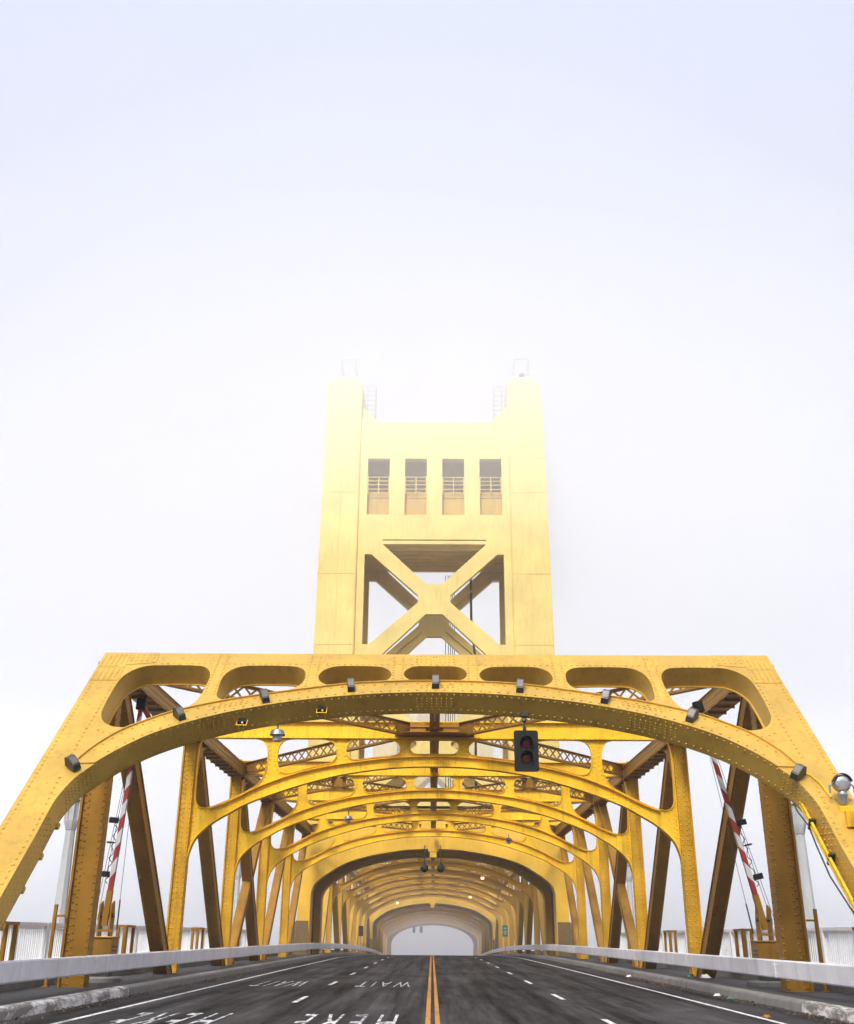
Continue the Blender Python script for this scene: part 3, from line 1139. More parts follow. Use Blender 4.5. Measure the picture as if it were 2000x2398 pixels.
    # face beams and X braces, front and back
    for yy, sg in ((yf, 1), (yb, -1)):
        F2 = xz(yy)
        w0, w1 = (-.55, 0) if sg > 0 else (0, .55)
        zc = 27.3

        def cross(zc, half, name_):
            o_ = [(-6.29, zc - half - 1.6), (6.29, zc - half - 1.6), (6.29, zc + half + 1.6), (-6.29, zc + half + 1.6)]
            k = half / 5.1
            tp = [(-4.24, zc + 5.1 * k), (-4.24, zc + 4.7 * k), (-.67, zc + 1.26 * k), (.67, zc + 1.26 * k), (4.26, zc + 4.7 * k), (4.26, zc + 5.1 * k)]
            bt = [(x, 2 * zc - z) for x, z in tp]
            sl = [(-5.67, zc + 3.8 * k), (-5.13, zc + 3.8 * k), (-1.31, zc + .32 * k), (-1.31, zc - .3 * k), (-5.13, zc - 3.75 * k), (-5.67, zc - 3.75 * k)]
            mb = MB().plate(o_, [tp, bt, sl, mir(sl)], F2, w0, w1)
            if sg > 0 and detail:
                for i in range(-4, 5):
                    for j in range(-3, 4):
                        if abs(i) + abs(j) > 2:
                            mb.rivet(F2(i * .24, zc + j * .26, w1), (0, -1, 0), .03)
            else:
                # the back of the arms shows open channels
                wv = w1 if sg < 0 else w0
                for s in (-1, 1):
                    for q in (-1, 1):
                        mb.beam((s * 1.1, yy - wv - .06, zc + q * .85), (s * 5.2, yy - wv - .06, zc + q * 4.5), .1, .3)
            return mb.build(name_, gm, T, 30)
        cross(27.3, 5.1, 'cross_brace')
        cross(15.9, 3.9, 'cross_brace')
        bm = MB().plate([(-6.29, 34.0), (6.29, 34.0), (6.29, 34.555), (-6.29, 34.555)], [], F2, w0, w1)
        bm.build('face_beam', gm, T, 30)
        # arched road opening
        F3 = xz(yy, z0)
        arch = [(8.8, -1.2), (8.8, 2.0), (8.8, 4.3), (8.58, 4.85), (8.1, 5.3), (7.5, 5.7), (6.42, 6.3), (4.81, 6.8), (2.95, 7.14), (1.7, 7.29), (0, 7.34)]
        if sg < 0: arch = [(x * .975, z if z < 3 else z - .08) for x, z in arch]
        ac = spline(full(arch[2:]), 5)
        o_ = [(8.8 if sg > 0 else 8.58, -1.2)] + ac + [(-8.8 if sg > 0 else -8.58, -1.2), (-9.7, -1.2), (-9.7, 10.4 - .02), (9.7, 10.4 - .02), (9.7, -1.2)]
        am = MB().plate(o_, [], F3, w0 - (.9 if sg > 0 else 0), w1 + (0 if sg > 0 else .9))
        if sg > 0 and detail:
            sd = 1 if offset(ac, .1)[len(ac) // 2][1] > ac[len(ac) // 2][1] else -1
            for q in (.12, .3):
                am.rivets2(offset(ac, sd * q), F3, w1, .2, .028)
            for x in (-5.9, -5.75, 5.75, 5.9, -3.2, 3.2, -1.2, 1.2):
                am.rivets2([(x, 6.9), (x, 10.2)], F3, w1, .2, .026)
            am.rivets2([(-8.6, 9.9), (8.6, 9.9)], F3, w1, .2, .026)
            for s in (-1, 1):
                am.span(s * 5.82, s * 5.86, yy - .012, yy, z0 + 6.6, z0 + 10.3)
        am.build('road_arch', M['gold_arch'], T, 35)
    # soffit girders between the two arches and the inner legs
    ins = MB()
    for k in range(4):
        y = yf + 1.7 + k * 1.15
        a2 = spline(full([(9.2, 4.4), (8.9, 5.1), (8.3, 5.6), (7.5, 6.05), (6.42, 6.6), (4.81, 7.1), (2.95, 7.44), (0, 7.64)]), 3)
        ins.plate(a2 + [(-9.2, 8.3), (9.2, 8.3)], [], xz(y, z0), -.06, .06)
    ins.span(-9.2, 9.2, yf + 1.45, yb - 1.45, z0 + 8.35, z0 + 8.5)
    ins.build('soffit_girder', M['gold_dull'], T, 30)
    for s in (-1, 1):
        w = MB()
        for k in range(3):
            y = yf + 1.9 + k * 1.4
            w.span(s * 9.0, s * 9.3, y, y + .35, z0 - 1.2, z0 + 8.3)
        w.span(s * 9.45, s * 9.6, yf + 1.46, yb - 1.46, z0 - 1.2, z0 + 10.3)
        w.build('inner_leg', M['gold_dull'], T, 30)
    for s in (-1, 1):
        w = MB().span(s * 9.72, s * 10.5, yf - .6, yf - .5, z0 - .3, z0 + 2.35)
        for k in range(4):
            w.span(s * (9.8 + k * .2), s * (9.83 + k * .2), yf - .63, yf - .601, z0 - .3, z0 + 2.3)
        w.span(s * 8.8, s * 9.7, yf - .62, yf - .56, z0 - .3, z0 + 2.4)
        w.build('board_panel', M['wood'], T, 0)
    hb = MB().span(-.25, .25, yf - .12, yf - .003, z0 + 6.75, z0 + 7.75).span(-.38, .38, yf - .16, yf - .125, z0 + 7.15, z0 + 7.6)
    hb.build('clearance_bracket', M['gold_arch'], T, 30)
    return T


t1 = tower(79.8, 'lift_tower', 'near golden lift tower rising above the truss into bright fog', M['gold_tower'])
t2 = tower(165.0, 'lift_tower', 'far golden lift tower half lost in fog at the end of the lift span', M['gold_tower'], False)

# ropes hanging from the near tower to the lift span
for i, x in enumerate((.55, .8, .95, 1.12, 1.3, 1.45)):
    pass
rp = MB()
for x in (1.05, 1.3, 1.48, 1.66, 1.84):
    rp.tube((x, 90.5, 9.8), (x, 90.5, 33), .035, 6)
rp.build('hoist_rope', M['darkmetal'], t1, 30)
cd = MB().path([(3.45, 86.2, 12), (3.45, 86.2, 24.6), (3.2, 86.2, 27.5), (3.2, 86.2, 31.9)], .11, 8)
cd.build('power_conduit', M['darkmetal'], t1, 30)

# ------------------------------------------------------------------ lift span
LS = [97.0 + 10.4 * k for k in range(6)]
ls = thing('lift_span', (0, 88.5, zr(88.5)), 'golden laced truss lift span seen through the arch of the near tower', 'bridge span')
GF = M['gold_far']
for y in LS:
    sway_frame('arched_frame', ls, y, GF, False, 8.75)
for s in (-1, 1):
    for y in LS:
        post(ls, s, y, GF, False, 9.2, 8.75, .42)
    laced(ls, 'end_post', s, (88.4, zr(88.4) - .8), (96.9, zr(97) + 8.6), GF, 8.95)
    laced(ls, 'end_post', s, (160.5, zr(160) - .8), (149.2, zr(149) + 8.6), GF, 8.95)
    for a, b in ((0, 1), (1, 2), (3, 2), (4, 3), (5, 4)):
        ya, yb = LS[a], LS[b]
        laced(ls, 'diagonal_brace', s, (yb, zr(yb) - .6), (ya, zr(ya) + 8.4), GF, 8.95)
    chord(ls, s, LS[0], LS[-1], GF, False, 8.95)
centre_strut(ls, LS[0], LS[-1], GF)
for a, b in zip(LS[:-1], LS[1:]):
    lat(a, b, ls, GF)
    lat(b, a, ls, GF)

# ------------------------------------------------------------------ far truss span
fs = thing('approach_span', (0, 236.0, zr(236.0)), 'farthest golden truss span fading into pale fog beyond the far tower', 'bridge span')
FY = [176.6, 186.4, 196.2, 206.0, 215.8, 225.6]
for y in FY:
    sway_frame('arched_frame', fs, y, GF, False)
    for s in (-1, 1):
        post(fs, s, y, GF, False)
for s in (-1, 1):
    chord(fs, s, FY[0], FY[-1], GF, False)
    for a, b in ((0, 1), (1, 2), (2, 3), (4, 3), (5, 4)):
        diagonal(fs, s, (FY[b], zr(FY[b]) - .6), (FY[a], zr(FY[a]) + 8.4), GF, .4, .45, False)
for a, b in zip(FY[:-1], FY[1:]):
    lat(a, b, fs, GF)
pf = MB()
zb = zr(235.0)


def PF2(u, v, w=0.0):
    t = (8.9 - v) / 9.6
    return Vector((u, 226.0 + t * 9.6 - w, zb + v))


pf.plate([(8.42, -.8), (8.42, 3.6)] + spline(full([(8.3, 4.2), (7.9, 4.9), (7.0, 5.7), (5.14, 6.6), (3.0, 7.1), (0, 7.3)]), 4) + [(-8.42, 3.6), (-8.42, -.8), (-9.3, -.8), (-9.3, 8.9), (9.3, 8.9), (9.3, -.8)], [], PF2, -.3, .3)
pf.build('portal_frame', GF, fs, 35)

# ------------------------------------------------------------------ guardrails
for s, nm in ((-1, 'left'), (1, 'right')):
    gr = thing('guardrail', (s * 8.55, 20, zr(20) + .2), 'pale grey steel guardrail along the %s kerb of the roadway' % nm, 'guardrail')
    seams = [-12, -2, 8, 17.5] + [28.4 + 9.85 * k for k in range(22)]
    for a, b in zip(seams[:-1], seams[1:]):
        mb = MB()
        n = 5
        ys = [a + .025 + (b - a - .05) * k / n for k in range(n + 1)]
        prof = [(8.50, .53), (8.48, .56), (8.48, .92), (8.50, .95), (8.62, .95), (8.62, .93), (8.52, .93), (8.52, .55), (8.62, .55), (8.62, .53)]
        m_ = len(prof)
        vs = [(s * x, y, zr(y) + z) for y in ys for x, z in prof]
        fs_ = [(j * m_ + i, j * m_ + (i + 1) % m_, (j + 1) * m_ + (i + 1) % m_, (j + 1) * m_ + i) for j in range(n) for i in range(m_)]
        fs_ += [tuple(range(m_)), tuple(range(n * m_ + m_ - 1, n * m_ - 1, -1))]
        mb.add(vs, fs_)
        # lapped splice plate with bolts at the far end
        yj = b - .2
        mb.span(s * 8.466, s * 8.479, yj - .16, yj + .16, zr(yj) + .58, zr(yj) + .9) if False else None
        for yj in (a + .1, a + .22, b - .1, b - .22):
            for zz in (.64, .84):
                mb.rivet((s * 8.48, yj, zr(yj) + zz), (-s, 0, 0), .022)
        mb.build('rail', M['rail'], gr, 30)
    for y in [-7, 3, 13, 19] + LP + LS + [160, 170] + FY:
        MB().span(s * 8.625, s * 8.95, y - .09, y + .09, zr(y) + .62, zr(y) + .86).build('bracket', M['grey'], gr, 30)
    for y in (-7, 3, 13):
        MB().span(s * 8.8, s * 8.95, y - .08, y + .08, zr(y) + .1, zr(y) + .86).build('rail_post', M['grey'], gr, 30)

# ------------------------------------------------------------------ white footpath railings
for s, nm in ((-1, 'left'), (1, 'right')):
    for (ya, yb, near) in ((14.0, 79.0, True),):
        rg = thing('footpath_railing', (s * 12.45, ya, zr(ya) + .45), 'white steel picket railing on the outer edge of the %s footpath' % nm, 'railing')
        y = ya
        first = True
        while y < yb:
            y2 = min(y + 2.75, yb)
            p = MB()
            zt, zl = .45 + 1.27, .45 + .20
            p.beam((s * 12.45, y, zr(y) + zt), (s * 12.45, y2, zr(y2) + zt), .16, .10)
            p.beam((s * 12.45, y, zr(y) + zt - .09), (s * 12.45, y2, zr(y2) + zt - .09), .06, .10)
            p.beam((s * 12.45, y, zr(y) + zl), (s * 12.45, y2, zr(y2) + zl), .14, .08)
            n = 15
            for k in range(1, n):
                yy = y + (y2 - y) * k / n
                p.box((s * 12.45, yy, zr(yy) + (zt + zl) / 2), (.03, .03, zt - zl - .08))
            p.build('picket_panel', M['white'], rg, 0)
            q = MB().span(s * 12.35, s * 12.55, y - .09, y + .09, zr(y) + .40, zr(y) + zt + .055)
            q.span(s * 12.32, s * 12.58, y - .16, y + .16, zr(y) + .44, zr(y) + .56)
            q.build('railing_post', M['white'], rg, 0)
            y = y2

# ------------------------------------------------------------------ white lamp posts
def lamp_post(x, y, label):
    z = zr(y) + .45
    t = thing('lamp_post', (x, y, z), label, 'lamp post', 'white lamp posts outside the railings')
    MB().lathe((x, y, z), [(.30, -.8), (.30, .0), (.27, .25), (.235, .3), (.165, 4.2), (.165, 4.35)], 8).build('pole', M['lampwhite'], t, 25)
    mb = MB().lathe((x, y, z), [(.17, 4.36), (.19, 4.42), (.27, 4.66), (.27, 4.72)], 8)
    for k in range(16):
        a = 2 * math.pi * k / 16
        mb.rivet((x + .18 * math.cos(a), y + .18 * math.sin(a), z + 4.38), (math.cos(a), math.sin(a), 0), .02)
    mb.build('collar', M['lampwhite'], t, 25)
    MB().lathe((x, y, z), [(.225, 4.722), (.235, 5.35)], 8).build('lantern_pane', M['lampglass'], t, 25)
    mb = MB()
    for k in range(8):
        a = 2 * math.pi * (k + .5) / 8
        mb.beam((x + .25 * math.cos(a), y + .25 * math.sin(a), z + 4.72), (x + .26 * math.cos(a), y + .26 * math.sin(a), z + 5.36), .035, .035)
    mb.lathe((x, y, z), [(.30, 5.36), (.30, 5.41), (.2, 5.45), (.06, 5.47)], 8)
    for k in range(4):
        mb.lathe((x, y, z), [(.11 - k * .015, 5.475 + k * .09), (.11 - k * .015, 5.51 + k * .09), (.05, 5.515 + k * .09), (.05, 5.56 + k * .09)], 10)
    mb.build('lantern_frame', M['lampwhite'], t, 25)
    return t


M['lampwhite'] = mat('grey_white_lamp_paint', (.46, .47, .49), .5, 0, .08, 1.0, .45, (.26, .25, .25), True, .003, 50)
M['lampglass'] = mat('milky_lamp_glass', (.42, .44, .46), .3, 0, .06, 4, 0, bump=0)
lamp_post(-12.75, 38, 'white fluted lamp post with lantern, outside the left footpath railing')
lamp_post(12.75, 38, 'white fluted lamp post with lantern, outside the right footpath railing')
lamp_post(-12.75, 72, 'white fluted lamp post farther along the left railing near the tower')
lamp_post(12.75, 72, 'white fluted lamp post farther along the right railing near the tower')

# ------------------------------------------------------------------ yellow guard frames between footpath and truss
def guard_frame(s, y, label, L=1.1):
    z = zr(y) + .45
    t = thing('guard_frame', (s * 10.05, y, z), label, 'guard frame', 'yellow guard frames beside the truss posts')
    for yy in (y - L / 2, y + L / 2):
        for xx in (9.97, 10.20):
            MB().span(s * xx, s * (xx + .09), yy - .05, yy + .05, z + .003, z + 1.2).build('upright', M['gold_dull'], t, 0)
    MB().span(s * 9.95, s * 10.31, y - L / 2 - .06, y + L / 2 + .06, z + 1.202, z + 1.27).build('cross_rail', M['gold_dull'], t, 0)
    MB().span(s * 9.975, s * 10.055, y - L / 2 + .051, y + L / 2 - .051, z + .12, z + .21).build('cross_rail', M['gold_dull'], t, 0)
    MB().span(s * 9.4, s * 9.97, y - .04, y + .04, z + .1, z + .18).build('tie_bar', M['gold_dull'], t, 0)
    return t


ordn = ['nearest', 'second', 'third', 'fourth', 'fifth']
for s, nm in ((-1, 'left'), (1, 'right')):
    for i, (y, L) in enumerate(((25.6, 2.4), (36.9, 1.0), (48.3, 1.0), (57.5, 1.0), (67.2, 1.0))):
        guard_frame(s, y, '%s yellow steel guard frame beside the %s row of truss posts' % (ordn[i], nm), L)

# ------------------------------------------------------------------ barrier gates
def barrier(s, label, tilt):
    x0, y0 = s * 9.36, 31.9
    z = zr(y0) + .215
    t = thing('barrier_gate', (x0, y0, z), label, 'barrier gate', 'raised red and white barrier gates')
    g = M['gold_dull']
    pd = MB().lathe((x0 - s * .0, y0, z), [(.62, -.02), (.62, .09), (.58, .13), (.1, .131)], 24)
    pd.build('base_pad', M['concrete'], t, 35)
    MB().span(x0 - .27, x0 + .27, y0 - .22, y0 + .22, z + .132, z + .55).build('pedestal', M['darkmetal'], t, 0)
    MB().span(x0 - .33, x0 + .33, y0 - .3, y0 + .3, z + .553, z + 1.12).span(x0 - .36, x0 + .36, y0 - .33, y0 + .33, z + 1.122, z + 1.17).build('motor_cabinet', g, t, 0, .01)
    lv = MB()
    for k in range(3):
        lv.span(x0 - s * .332, x0 - s * .345, y0 - .2, y0 + .2, z + .68 + k * .1, z + .72 + k * .1)
    lv.build('vent_louver', M['darkmetal'], t, 0)
    base = Vector((x0 - s * .02, y0 - .1, z + 1.5))
    for dx in (-.16, .16):
        mb = MB().plate([(-.16, 0), (.2, 0), (.24, .5), (.1, .95), (-.18, .85)], [], lambda u, v, w=0.0, dx=dx: Vector((x0 + dx + w, y0 - .02 + u, z + 1.171 + v)), -.02, .02)
        mb.build('hinge_plate', g, t, 0)
    MB().tube((x0 - .22, y0 - .05, z + 1.72), (x0 + .22, y0 - .05, z + 1.72), .06, 12).build('pivot', M['darkmetal'], t, 30)
    a = Vector((x0, y0 - .1, z + 1.45))
    top = Vector((x0 - s * tilt, y0 - .35, 8.25))
    d = (top - a).normalized()
    MB().beam(a, a + d * .95, .17, .12).build('arm_socket', g, t, 0, .01)
    L = (top - a).length
    p0 = .95
    cut = [p0 + (L - p0) * (k / 13) for k in range(14)]
    side = Vector((1, 0, 0))
    sd = (side - d * side.dot(d)).normalized()
    nd = d.cross(sd)
    red, wht = MB(), MB()
    for k in range(13):
        m_ = red if k % 2 == 0 else wht
        w = .066 - .015 * k / 13
        h = .07
        sk = .10 if s < 0 else -.10
        A, B = a + d * cut[k], a + d * cut[k + 1]
        vs = []
        for p, e in ((A, k), (B, k + 1)):
            for q in (-1, 1):
                for r_ in (-1, 1):
                    vs.append(p + sd * (q * w) + nd * (r_ * h) + d * (q * sk if 0 < e else 0))
        m_.add(vs, [(0, 1, 3, 2), (4, 6, 7, 5), (0, 4, 5, 1), (2, 3, 7, 6), (0, 2, 6, 4), (1, 5, 7, 3)])
    arm = wht.build('arm', M['oldwhite'], t, 0)
    red.build('red_stripe', M['red'], arm, 0)
    # folded tip hanging from the joint at the top
    j = a + d * (L + .05)
    MB().box(j, (.28, .2, .34), (sd, nd, d)).build('fold_joint', M['black'], t, 0, .015)
    tp = j + Vector((s * -.02 + (-s) * .55, 0, -.85))
    e = (tp - j).normalized()
    MB().beam(j + e * .1, j + e * .62, .14, .09).build('tip_stripe', M['red'], arm, 0)
    MB().beam(j + e * .622, j + e * 1.15, .13, .09).build('tip', M['white'], arm, 0)
    # lamps along the arm
    for f, big in ((.22, True), (.36, False), (.46, True)):
        c = a + d * (L * f) + sd * (s * .24)
        MB().box(c, (.26 if big else .18, .12, .16 if big else .05), (sd, nd, d)).build('arm_lamp', M['black'], t, 0, .01)
        MB().beam(a + d * (L * f), c, .03, .03, (0, 0, 1)).build('lamp_bracket', M['darkmetal'], t, 0)
    # stay wires
    wr = MB()
    hi = a + d * (L * .78)
    wr.tube((x0 - s * -.32, y0 - .1, z + 1.55), hi + sd * (s * .1), .008, 5)
    wr.tube((x0 - s * .36, y0 - .1, z + 1.35), hi - sd * (s * .1), .008, 5)
    wr.tube((x0 - s * -.26, y0 + .02, z + 1.6), a + d * (L * .6) + sd * (s * .1), .008, 5)
    wr.tube((x0 - s * .36, y0 - .1, z + 1.35), Vector((x0 - s * .36, y0 - .1, z + 1.35)).lerp(hi - sd * (s * .1), .16), .022, 5)
    wr.build('stay_wire', M['darkmetal'], t, 30)
    cb = MB()
    pts = []
    for k in range(30):
        f = .18 + .3 * k / 29
        pts.append(a + d * (L * f) + sd * (s * (.12 + .05 * math.sin(k * 1.3) + (.03 if k % 3 else 0))))
    cb.path(pts, .012, 5)
    cb.build('lamp_cable', M['black'], t, 30)
    wd = MB().beam((x0 - s * .3, y0 - .28, z + 1.32), (x0 + s * .1, y0 - .28, z + 1.32), .06, .05, (0, 0, 1))
    wd.build('latch_bar', g, t, 0)
    return t


barrier(-1, 'raised red and white barrier gate behind the left truss post', .42)
barrier(1, 'raised red and white barrier gate behind the right truss post, wires beside its arm', 1.36)

# ------------------------------------------------------------------ lights on the portal arch
fl_pos = [(-8.41, -5.73), (-6.45, -3.50), (-4.44, -2.60), (-2.24, -2.0), (0.0, -1.80), (2.24, -2.0), (4.42, -2.55), (6.45, -3.47), (8.30, -5.95)]
fl_txt = ['leftmost, tilted, above the left spring of the arch', 'second from the left end of the arch band', 'third from the left, above the hanging lamp', 'just left of the middle of the arch band',
          'in the middle of the arch band', 'just right of the middle of the arch band', 'third from the right end of the arch band', 'second from the right end of the arch band', 'rightmost, tilted, above the right spring of the arch']
for (u, v), tx in zip(fl_pos, fl_txt):
    ang = 0.0
    h = [(abs(p[0]), p[1]) for p in ARCH_H]
    # tilt along the arch
    ds = sorted(h, key=lambda p: abs(p[0] - abs(u)))[:2]
    if abs(u) > .1:
        dv = (ds[0][1] - ds[1][1]) / ((ds[0][0] - ds[1][0]) or 1)
        if abs(u) > 8: dv = -1.2
        ang = math.atan(dv) * (1 if u > 0 else -1)
    ax = (Vector((1, 0, 0)) * math.cos(ang) + PD * math.sin(ang)).normalized()
    ay = (PD * math.cos(ang) - Vector((1, 0, 0)) * math.sin(ang)).normalized()
    c = PF(u, v, .16)
    t = thing('floodlight', tuple(PF(u, v, .036)), 'dark wedge floodlight, ' + tx, 'floodlight', 'floodlights along the portal arch')
    mb = MB()
    W_, H_ = .095, .19
    vs = []
    for a_, b_, w_ in ((-1, -1, -.12), (1, -1, -.12), (1, 1, -.12), (-1, 1, -.12)):
        vs.append(c + ax * (a_ * W_) + ay * (b_ * H_) + PN * w_)
    for a_, b_, w_ in ((-1, -.85, .02), (1, -.85, .02), (1, .15, .16), (-1, .15, .16), (-1, .95, .10), (1, .95, .10)):
        vs.append(c + ax * (a_ * W_ * .95) + ay * (b_ * H_) + PN * w_)
    mb.add(vs, [(3, 2, 1, 0), (0, 1, 5, 4), (4, 5, 6, 7), (7, 6, 9, 8), (8, 9, 2, 3), (1, 2, 9, 6, 5), (0, 4, 7, 8, 3)])
    mb.build('housing', M['darkmetal'], t, 0)
    q = [c + ax * (a_ * W_ * .78) + ay * (b_ * H_) + PN * w_ for a_, b_, w_ in ((-1, -.72, .050), (1, -.72, .050), (1, .05, .158), (-1, .05, .158))]
    q2 = [p - PN * .02 for p in q]
    MB().add(q + q2, [(0, 1, 2, 3), (4, 7, 6, 5), (0, 4, 5, 1), (1, 5, 6, 2), (2, 6, 7, 3), (3, 7, 4, 0)]) if False else None
    g = MB()
    g.add(q + q2, [(0, 1, 2, 3), (7, 6, 5, 4), (0, 4, 5, 1), (1, 5, 6, 2), (2, 6, 7, 3), (3, 7, 4, 0)])
    g.build('lens', M['floodglass'], t, 0)

# conduit feeding them, running along the band
# bracket fixtures on the soffit
for (u, v, legs, tx) in ((-4.95, -3.08, True, 'square bracket unit with two legs and a pale lens under the left of the arch'), (-2.97, -2.46, False, 'square bracket unit with a warm lens under the arch left of its middle')):
    c = PF(u, v, -.28)
    t = thing('bracket_camera', tuple(c), tx, 'camera', 'bracket units under the portal arch')
    mb = MB()
    dn = -PD
    for q in (-.13, .13):
        mb.beam(c + Vector((q, 0, 0)) + dn * .0, c + Vector((q, 0, 0)) + dn * .24, .02, .02)
    mb.beam(c + Vector((-.14, 0, 0)) + dn * .24, c + Vector((.14, 0, 0)) + dn * .24, .02, .02, (0, 0, 1))
    if legs:
        for q in (-.06, .06):
            mb.beam(c + Vector((q, 0, 0)) + dn * .25 - PN * .0, c + Vector((q, 0, 0)) + dn * .25 - PN * .22, .02, .02)
    mb.build('bracket', M['gold'], t, 0)
    MB().box(c + dn * .12, (.2, .16, .16), (Vector((1, 0, 0)), PD, PN)).build('body', M['black'], t, 0, .01)
    MB().lathe(c + dn * .12 + Vector((.03, -.03, -.0)) + PN * .0, [(.03, 0), (.03, .09), (.02, .1)], 12, (0, -.8, -.35)).build('lens', M['silver'] if legs else M['gold'], t, 40)


# ------------------------------------------------------------------ hanging lamps
def pendant(x, y, ztop, label, lit=False):
    t = thing('pendant_lamp', (x, y, ztop - .4), label, 'hanging lamp', 'hanging lamps under the cross frames')
    m_ = MB().tube((x, y, ztop - .1), (x, y, ztop + .12), .02, 8)
    m_.build('stem', M['darkmetal'], t, 30)
    MB().lathe((x, y, ztop - .4), [(.12, .12), (.205, .135), (.2, .16), (.16, .26), (.08, .3), (.03, .31)], 18).build('shade', M['grey'], t, 40)
    MB().lathe((x, y, ztop - .4), [(.10, -.02), (.115, .0), (.13, .118)], 18).build('globe', M['amber'] if lit else M['lampglass'], t, 40)
    return t


pendant(-4.1, 27.22, 6.84, 'unlit grey bell lamp hanging under the left half of the portal arch')
pendant(-4.0, 50.6, zr(50) + 6.75, 'unlit lamp hanging on the left below the third cross frame')
pendant(4.15, 60.2, zr(60) + 6.6, 'unlit lamp hanging on the right below the fourth cross frame')
pendant(4.3, 96.0, zr(96) + 6.6, 'brightest glowing orange lamp, right side just beyond the tower arch', True)
pendant(4.0, 119.0, zr(119) + 6.1, 'glowing orange lamp farther inside on the right of the lift span', True)
pendant(-4.1, 129.0, zr(129) + 5.9, 'glowing orange lamp on the left inside the foggy lift span', True)

# ------------------------------------------------------------------ traffic signal under the portal
def signal(x, y, zt, w, h, label, near=True, grp=None):
    t = thing('traffic_signal', (x, y, zt - h), label, 'traffic signal', grp)
    F = xz(y)
    pts = stadium(x - w / 2, x + w / 2, zt - h, zt, .06, 4)
    MB().plate(pts, [], F, -.02, .0).build('backplate', M['black'], t, 0)
    if near:
        MB().span(x - .17, x + .17, y + .021, y + .28, zt - h + .14, zt - .14).build('housing', M['black'], t, 0, .02)
        for k, zc in enumerate((zt - .335, zt - .335 - .375)):
            rim = MB()
            n = 20
            for i in range(n):       # hooded visor, open below
                a0 = R(-40 + 260 * i / n)
                a1 = R(-40 + 260 * (i + 1) / n)
                r0 = .155
                for rr in (1,):
                    p = [(x + r0 * math.cos(a), y - d_, zc + r0 * math.sin(a)) for a, d_ in ((a0, .002), (a1, .002))]
                    f0 = .24 * (.45 + .55 * max(0, math.sin(a0)))
                    f1 = .24 * (.45 + .55 * max(0, math.sin(a1)))
                    o_ = [(x + r0 * math.cos(a1), y - f1, zc + r0 * math.sin(a1)), (x + r0 * math.cos(a0), y - f0, zc + r0 * math.sin(a0))]
                    r2 = r0 + .008
                    p2 = [(x + r2 * math.cos(a), y - d_, zc + r2 * math.sin(a)) for a, d_ in ((a0, .002), (a1, .002))]
                    o2 = [(x + r2 * math.cos(a1), y - f1, zc + r2 * math.sin(a1)), (x + r2 * math.cos(a0), y - f0, zc + r2 * math.sin(a0))]
                    rim.add(p + o_ + p2 + o2, [(0, 1, 2, 3), (7, 6, 5, 4), (3, 2, 6, 7)])
            rim.build('visor', M['black'], t, 30)
            MB().lathe((x, y - .001, zc), [(.145, 0), (.14, .012), (.1, .03), (.04, .04)], 24, (0, -1, 0)).build('lens', M['redlens'], t, 60)
        hg = MB().tube((x - .02, y + .1, zt - .02), (x - .02, y + .1, zt + .42), .028, 8)
        hg.tube((x - .02, y + .1, zt + .02), (x - .02, y + .1, zt + .1), .05, 8)
        hg.lathe((x - .02, y + .1, zt + .24), [(.045, 0), (.07, .02), (.05, .06), (.045, .1)], 10)
        hg.span(x - .1, x + .06, y + .02, y + .18, zt + .38, zt + .5)
        hg.path([(x - .05, y + .1, zt + .25), (x - .2, y + .12, zt + .24), (x - .3, y + .14, zt + .33), (x - .31, y + .14, zt + .48)], .014, 6)
        hg.build('hanger', M['darkmetal'], t, 30)
    else:
        MB().tube((x, y + .05, zt), (x, y + .05, zt + 2.2), .04, 6).build('hanger', M['darkmetal'], t, 0)
    return t


signal(2.36, 27.35, 6.76, .63, 1.06, 'black two lens traffic signal hanging under the right half of the portal arch')
signal(-3.75, 230, zr(230) + 6.95, .55, 1.2, 'left of two dim signals hanging in the fog at the far portal', False, 'signals at the far portal')
signal(-2.3, 230, zr(230) + 6.95, .6, 1.2, 'right of two dim signals hanging in the fog at the far portal', False, 'signals at the far portal')

# two dark bells of lamps under the tower arch
for x, tx in ((-.62, 'left of the two dark round lamps hanging under the tower arch'), (.55, 'right of the two dark round lamps hanging under the tower arch')):
    y = 79.3
    z = zr(y) + 5.95
    t = thing('round_lamp', (x, y, z), tx, 'hanging lamp', 'round lamps under the tower arch')
    MB().lathe((x, y, z), [(.06, -.27), (.18, -.2), (.26, -.06), (.27, .06), (.22, .2), (.12, .3), (.06, .36)], 20).build('bowl', M['black'], t, 50)
    MB().tube((x, y, z + .3), (x, y, z + 1.6), .035, 8).build('stem', M['darkmetal'], t, 30)

# ------------------------------------------------------------------ searchlight, red signal and pipes on the right leg
c = PF(8.9, -6.75, .0)
t = thing('searchlight', tuple(c), 'round grey searchlight with silver lens on the right portal leg', 'searchlight')
cc = Vector((8.93, c.y - .35, c.z + .28))
MB().lathe(cc, [(.185, -.0), (.19, .03), (.17, .05)], 24, (0, -1, -.15)).build('rim', M['grey'], t, 40)
MB().lathe(cc + Vector((0, -.03, 0)), [(.165, .0), (.15, .035), (.1, .06), (.03, .07)], 24, (0, -1, -.15)).build('lens', M['silver'], t, 60)
MB().lathe(cc, [(.185, 0), (.19, .08), (.16, .2), (.07, .27)], 24, (0, 1, .15)).build('drum', M['grey'], t, 40)
hd = MB()
for i in range(10):
    a0, a1 = R(10 + 16 * i), R(26 + 16 * i)
    vs = [(cc.x + .2 * math.cos(a), cc.y - q, cc.z + .2 * math.sin(a)) for q in (.0, .12) for a in (a0, a1)] + [(cc.x + .212 * math.cos(a), cc.y - q, cc.z + .212 * math.sin(a)) for q in (.0, .12) for a in (a0, a1)]
    hd.add(vs, [(0, 1, 3, 2), (6, 7, 5, 4), (2, 3, 7, 6)])
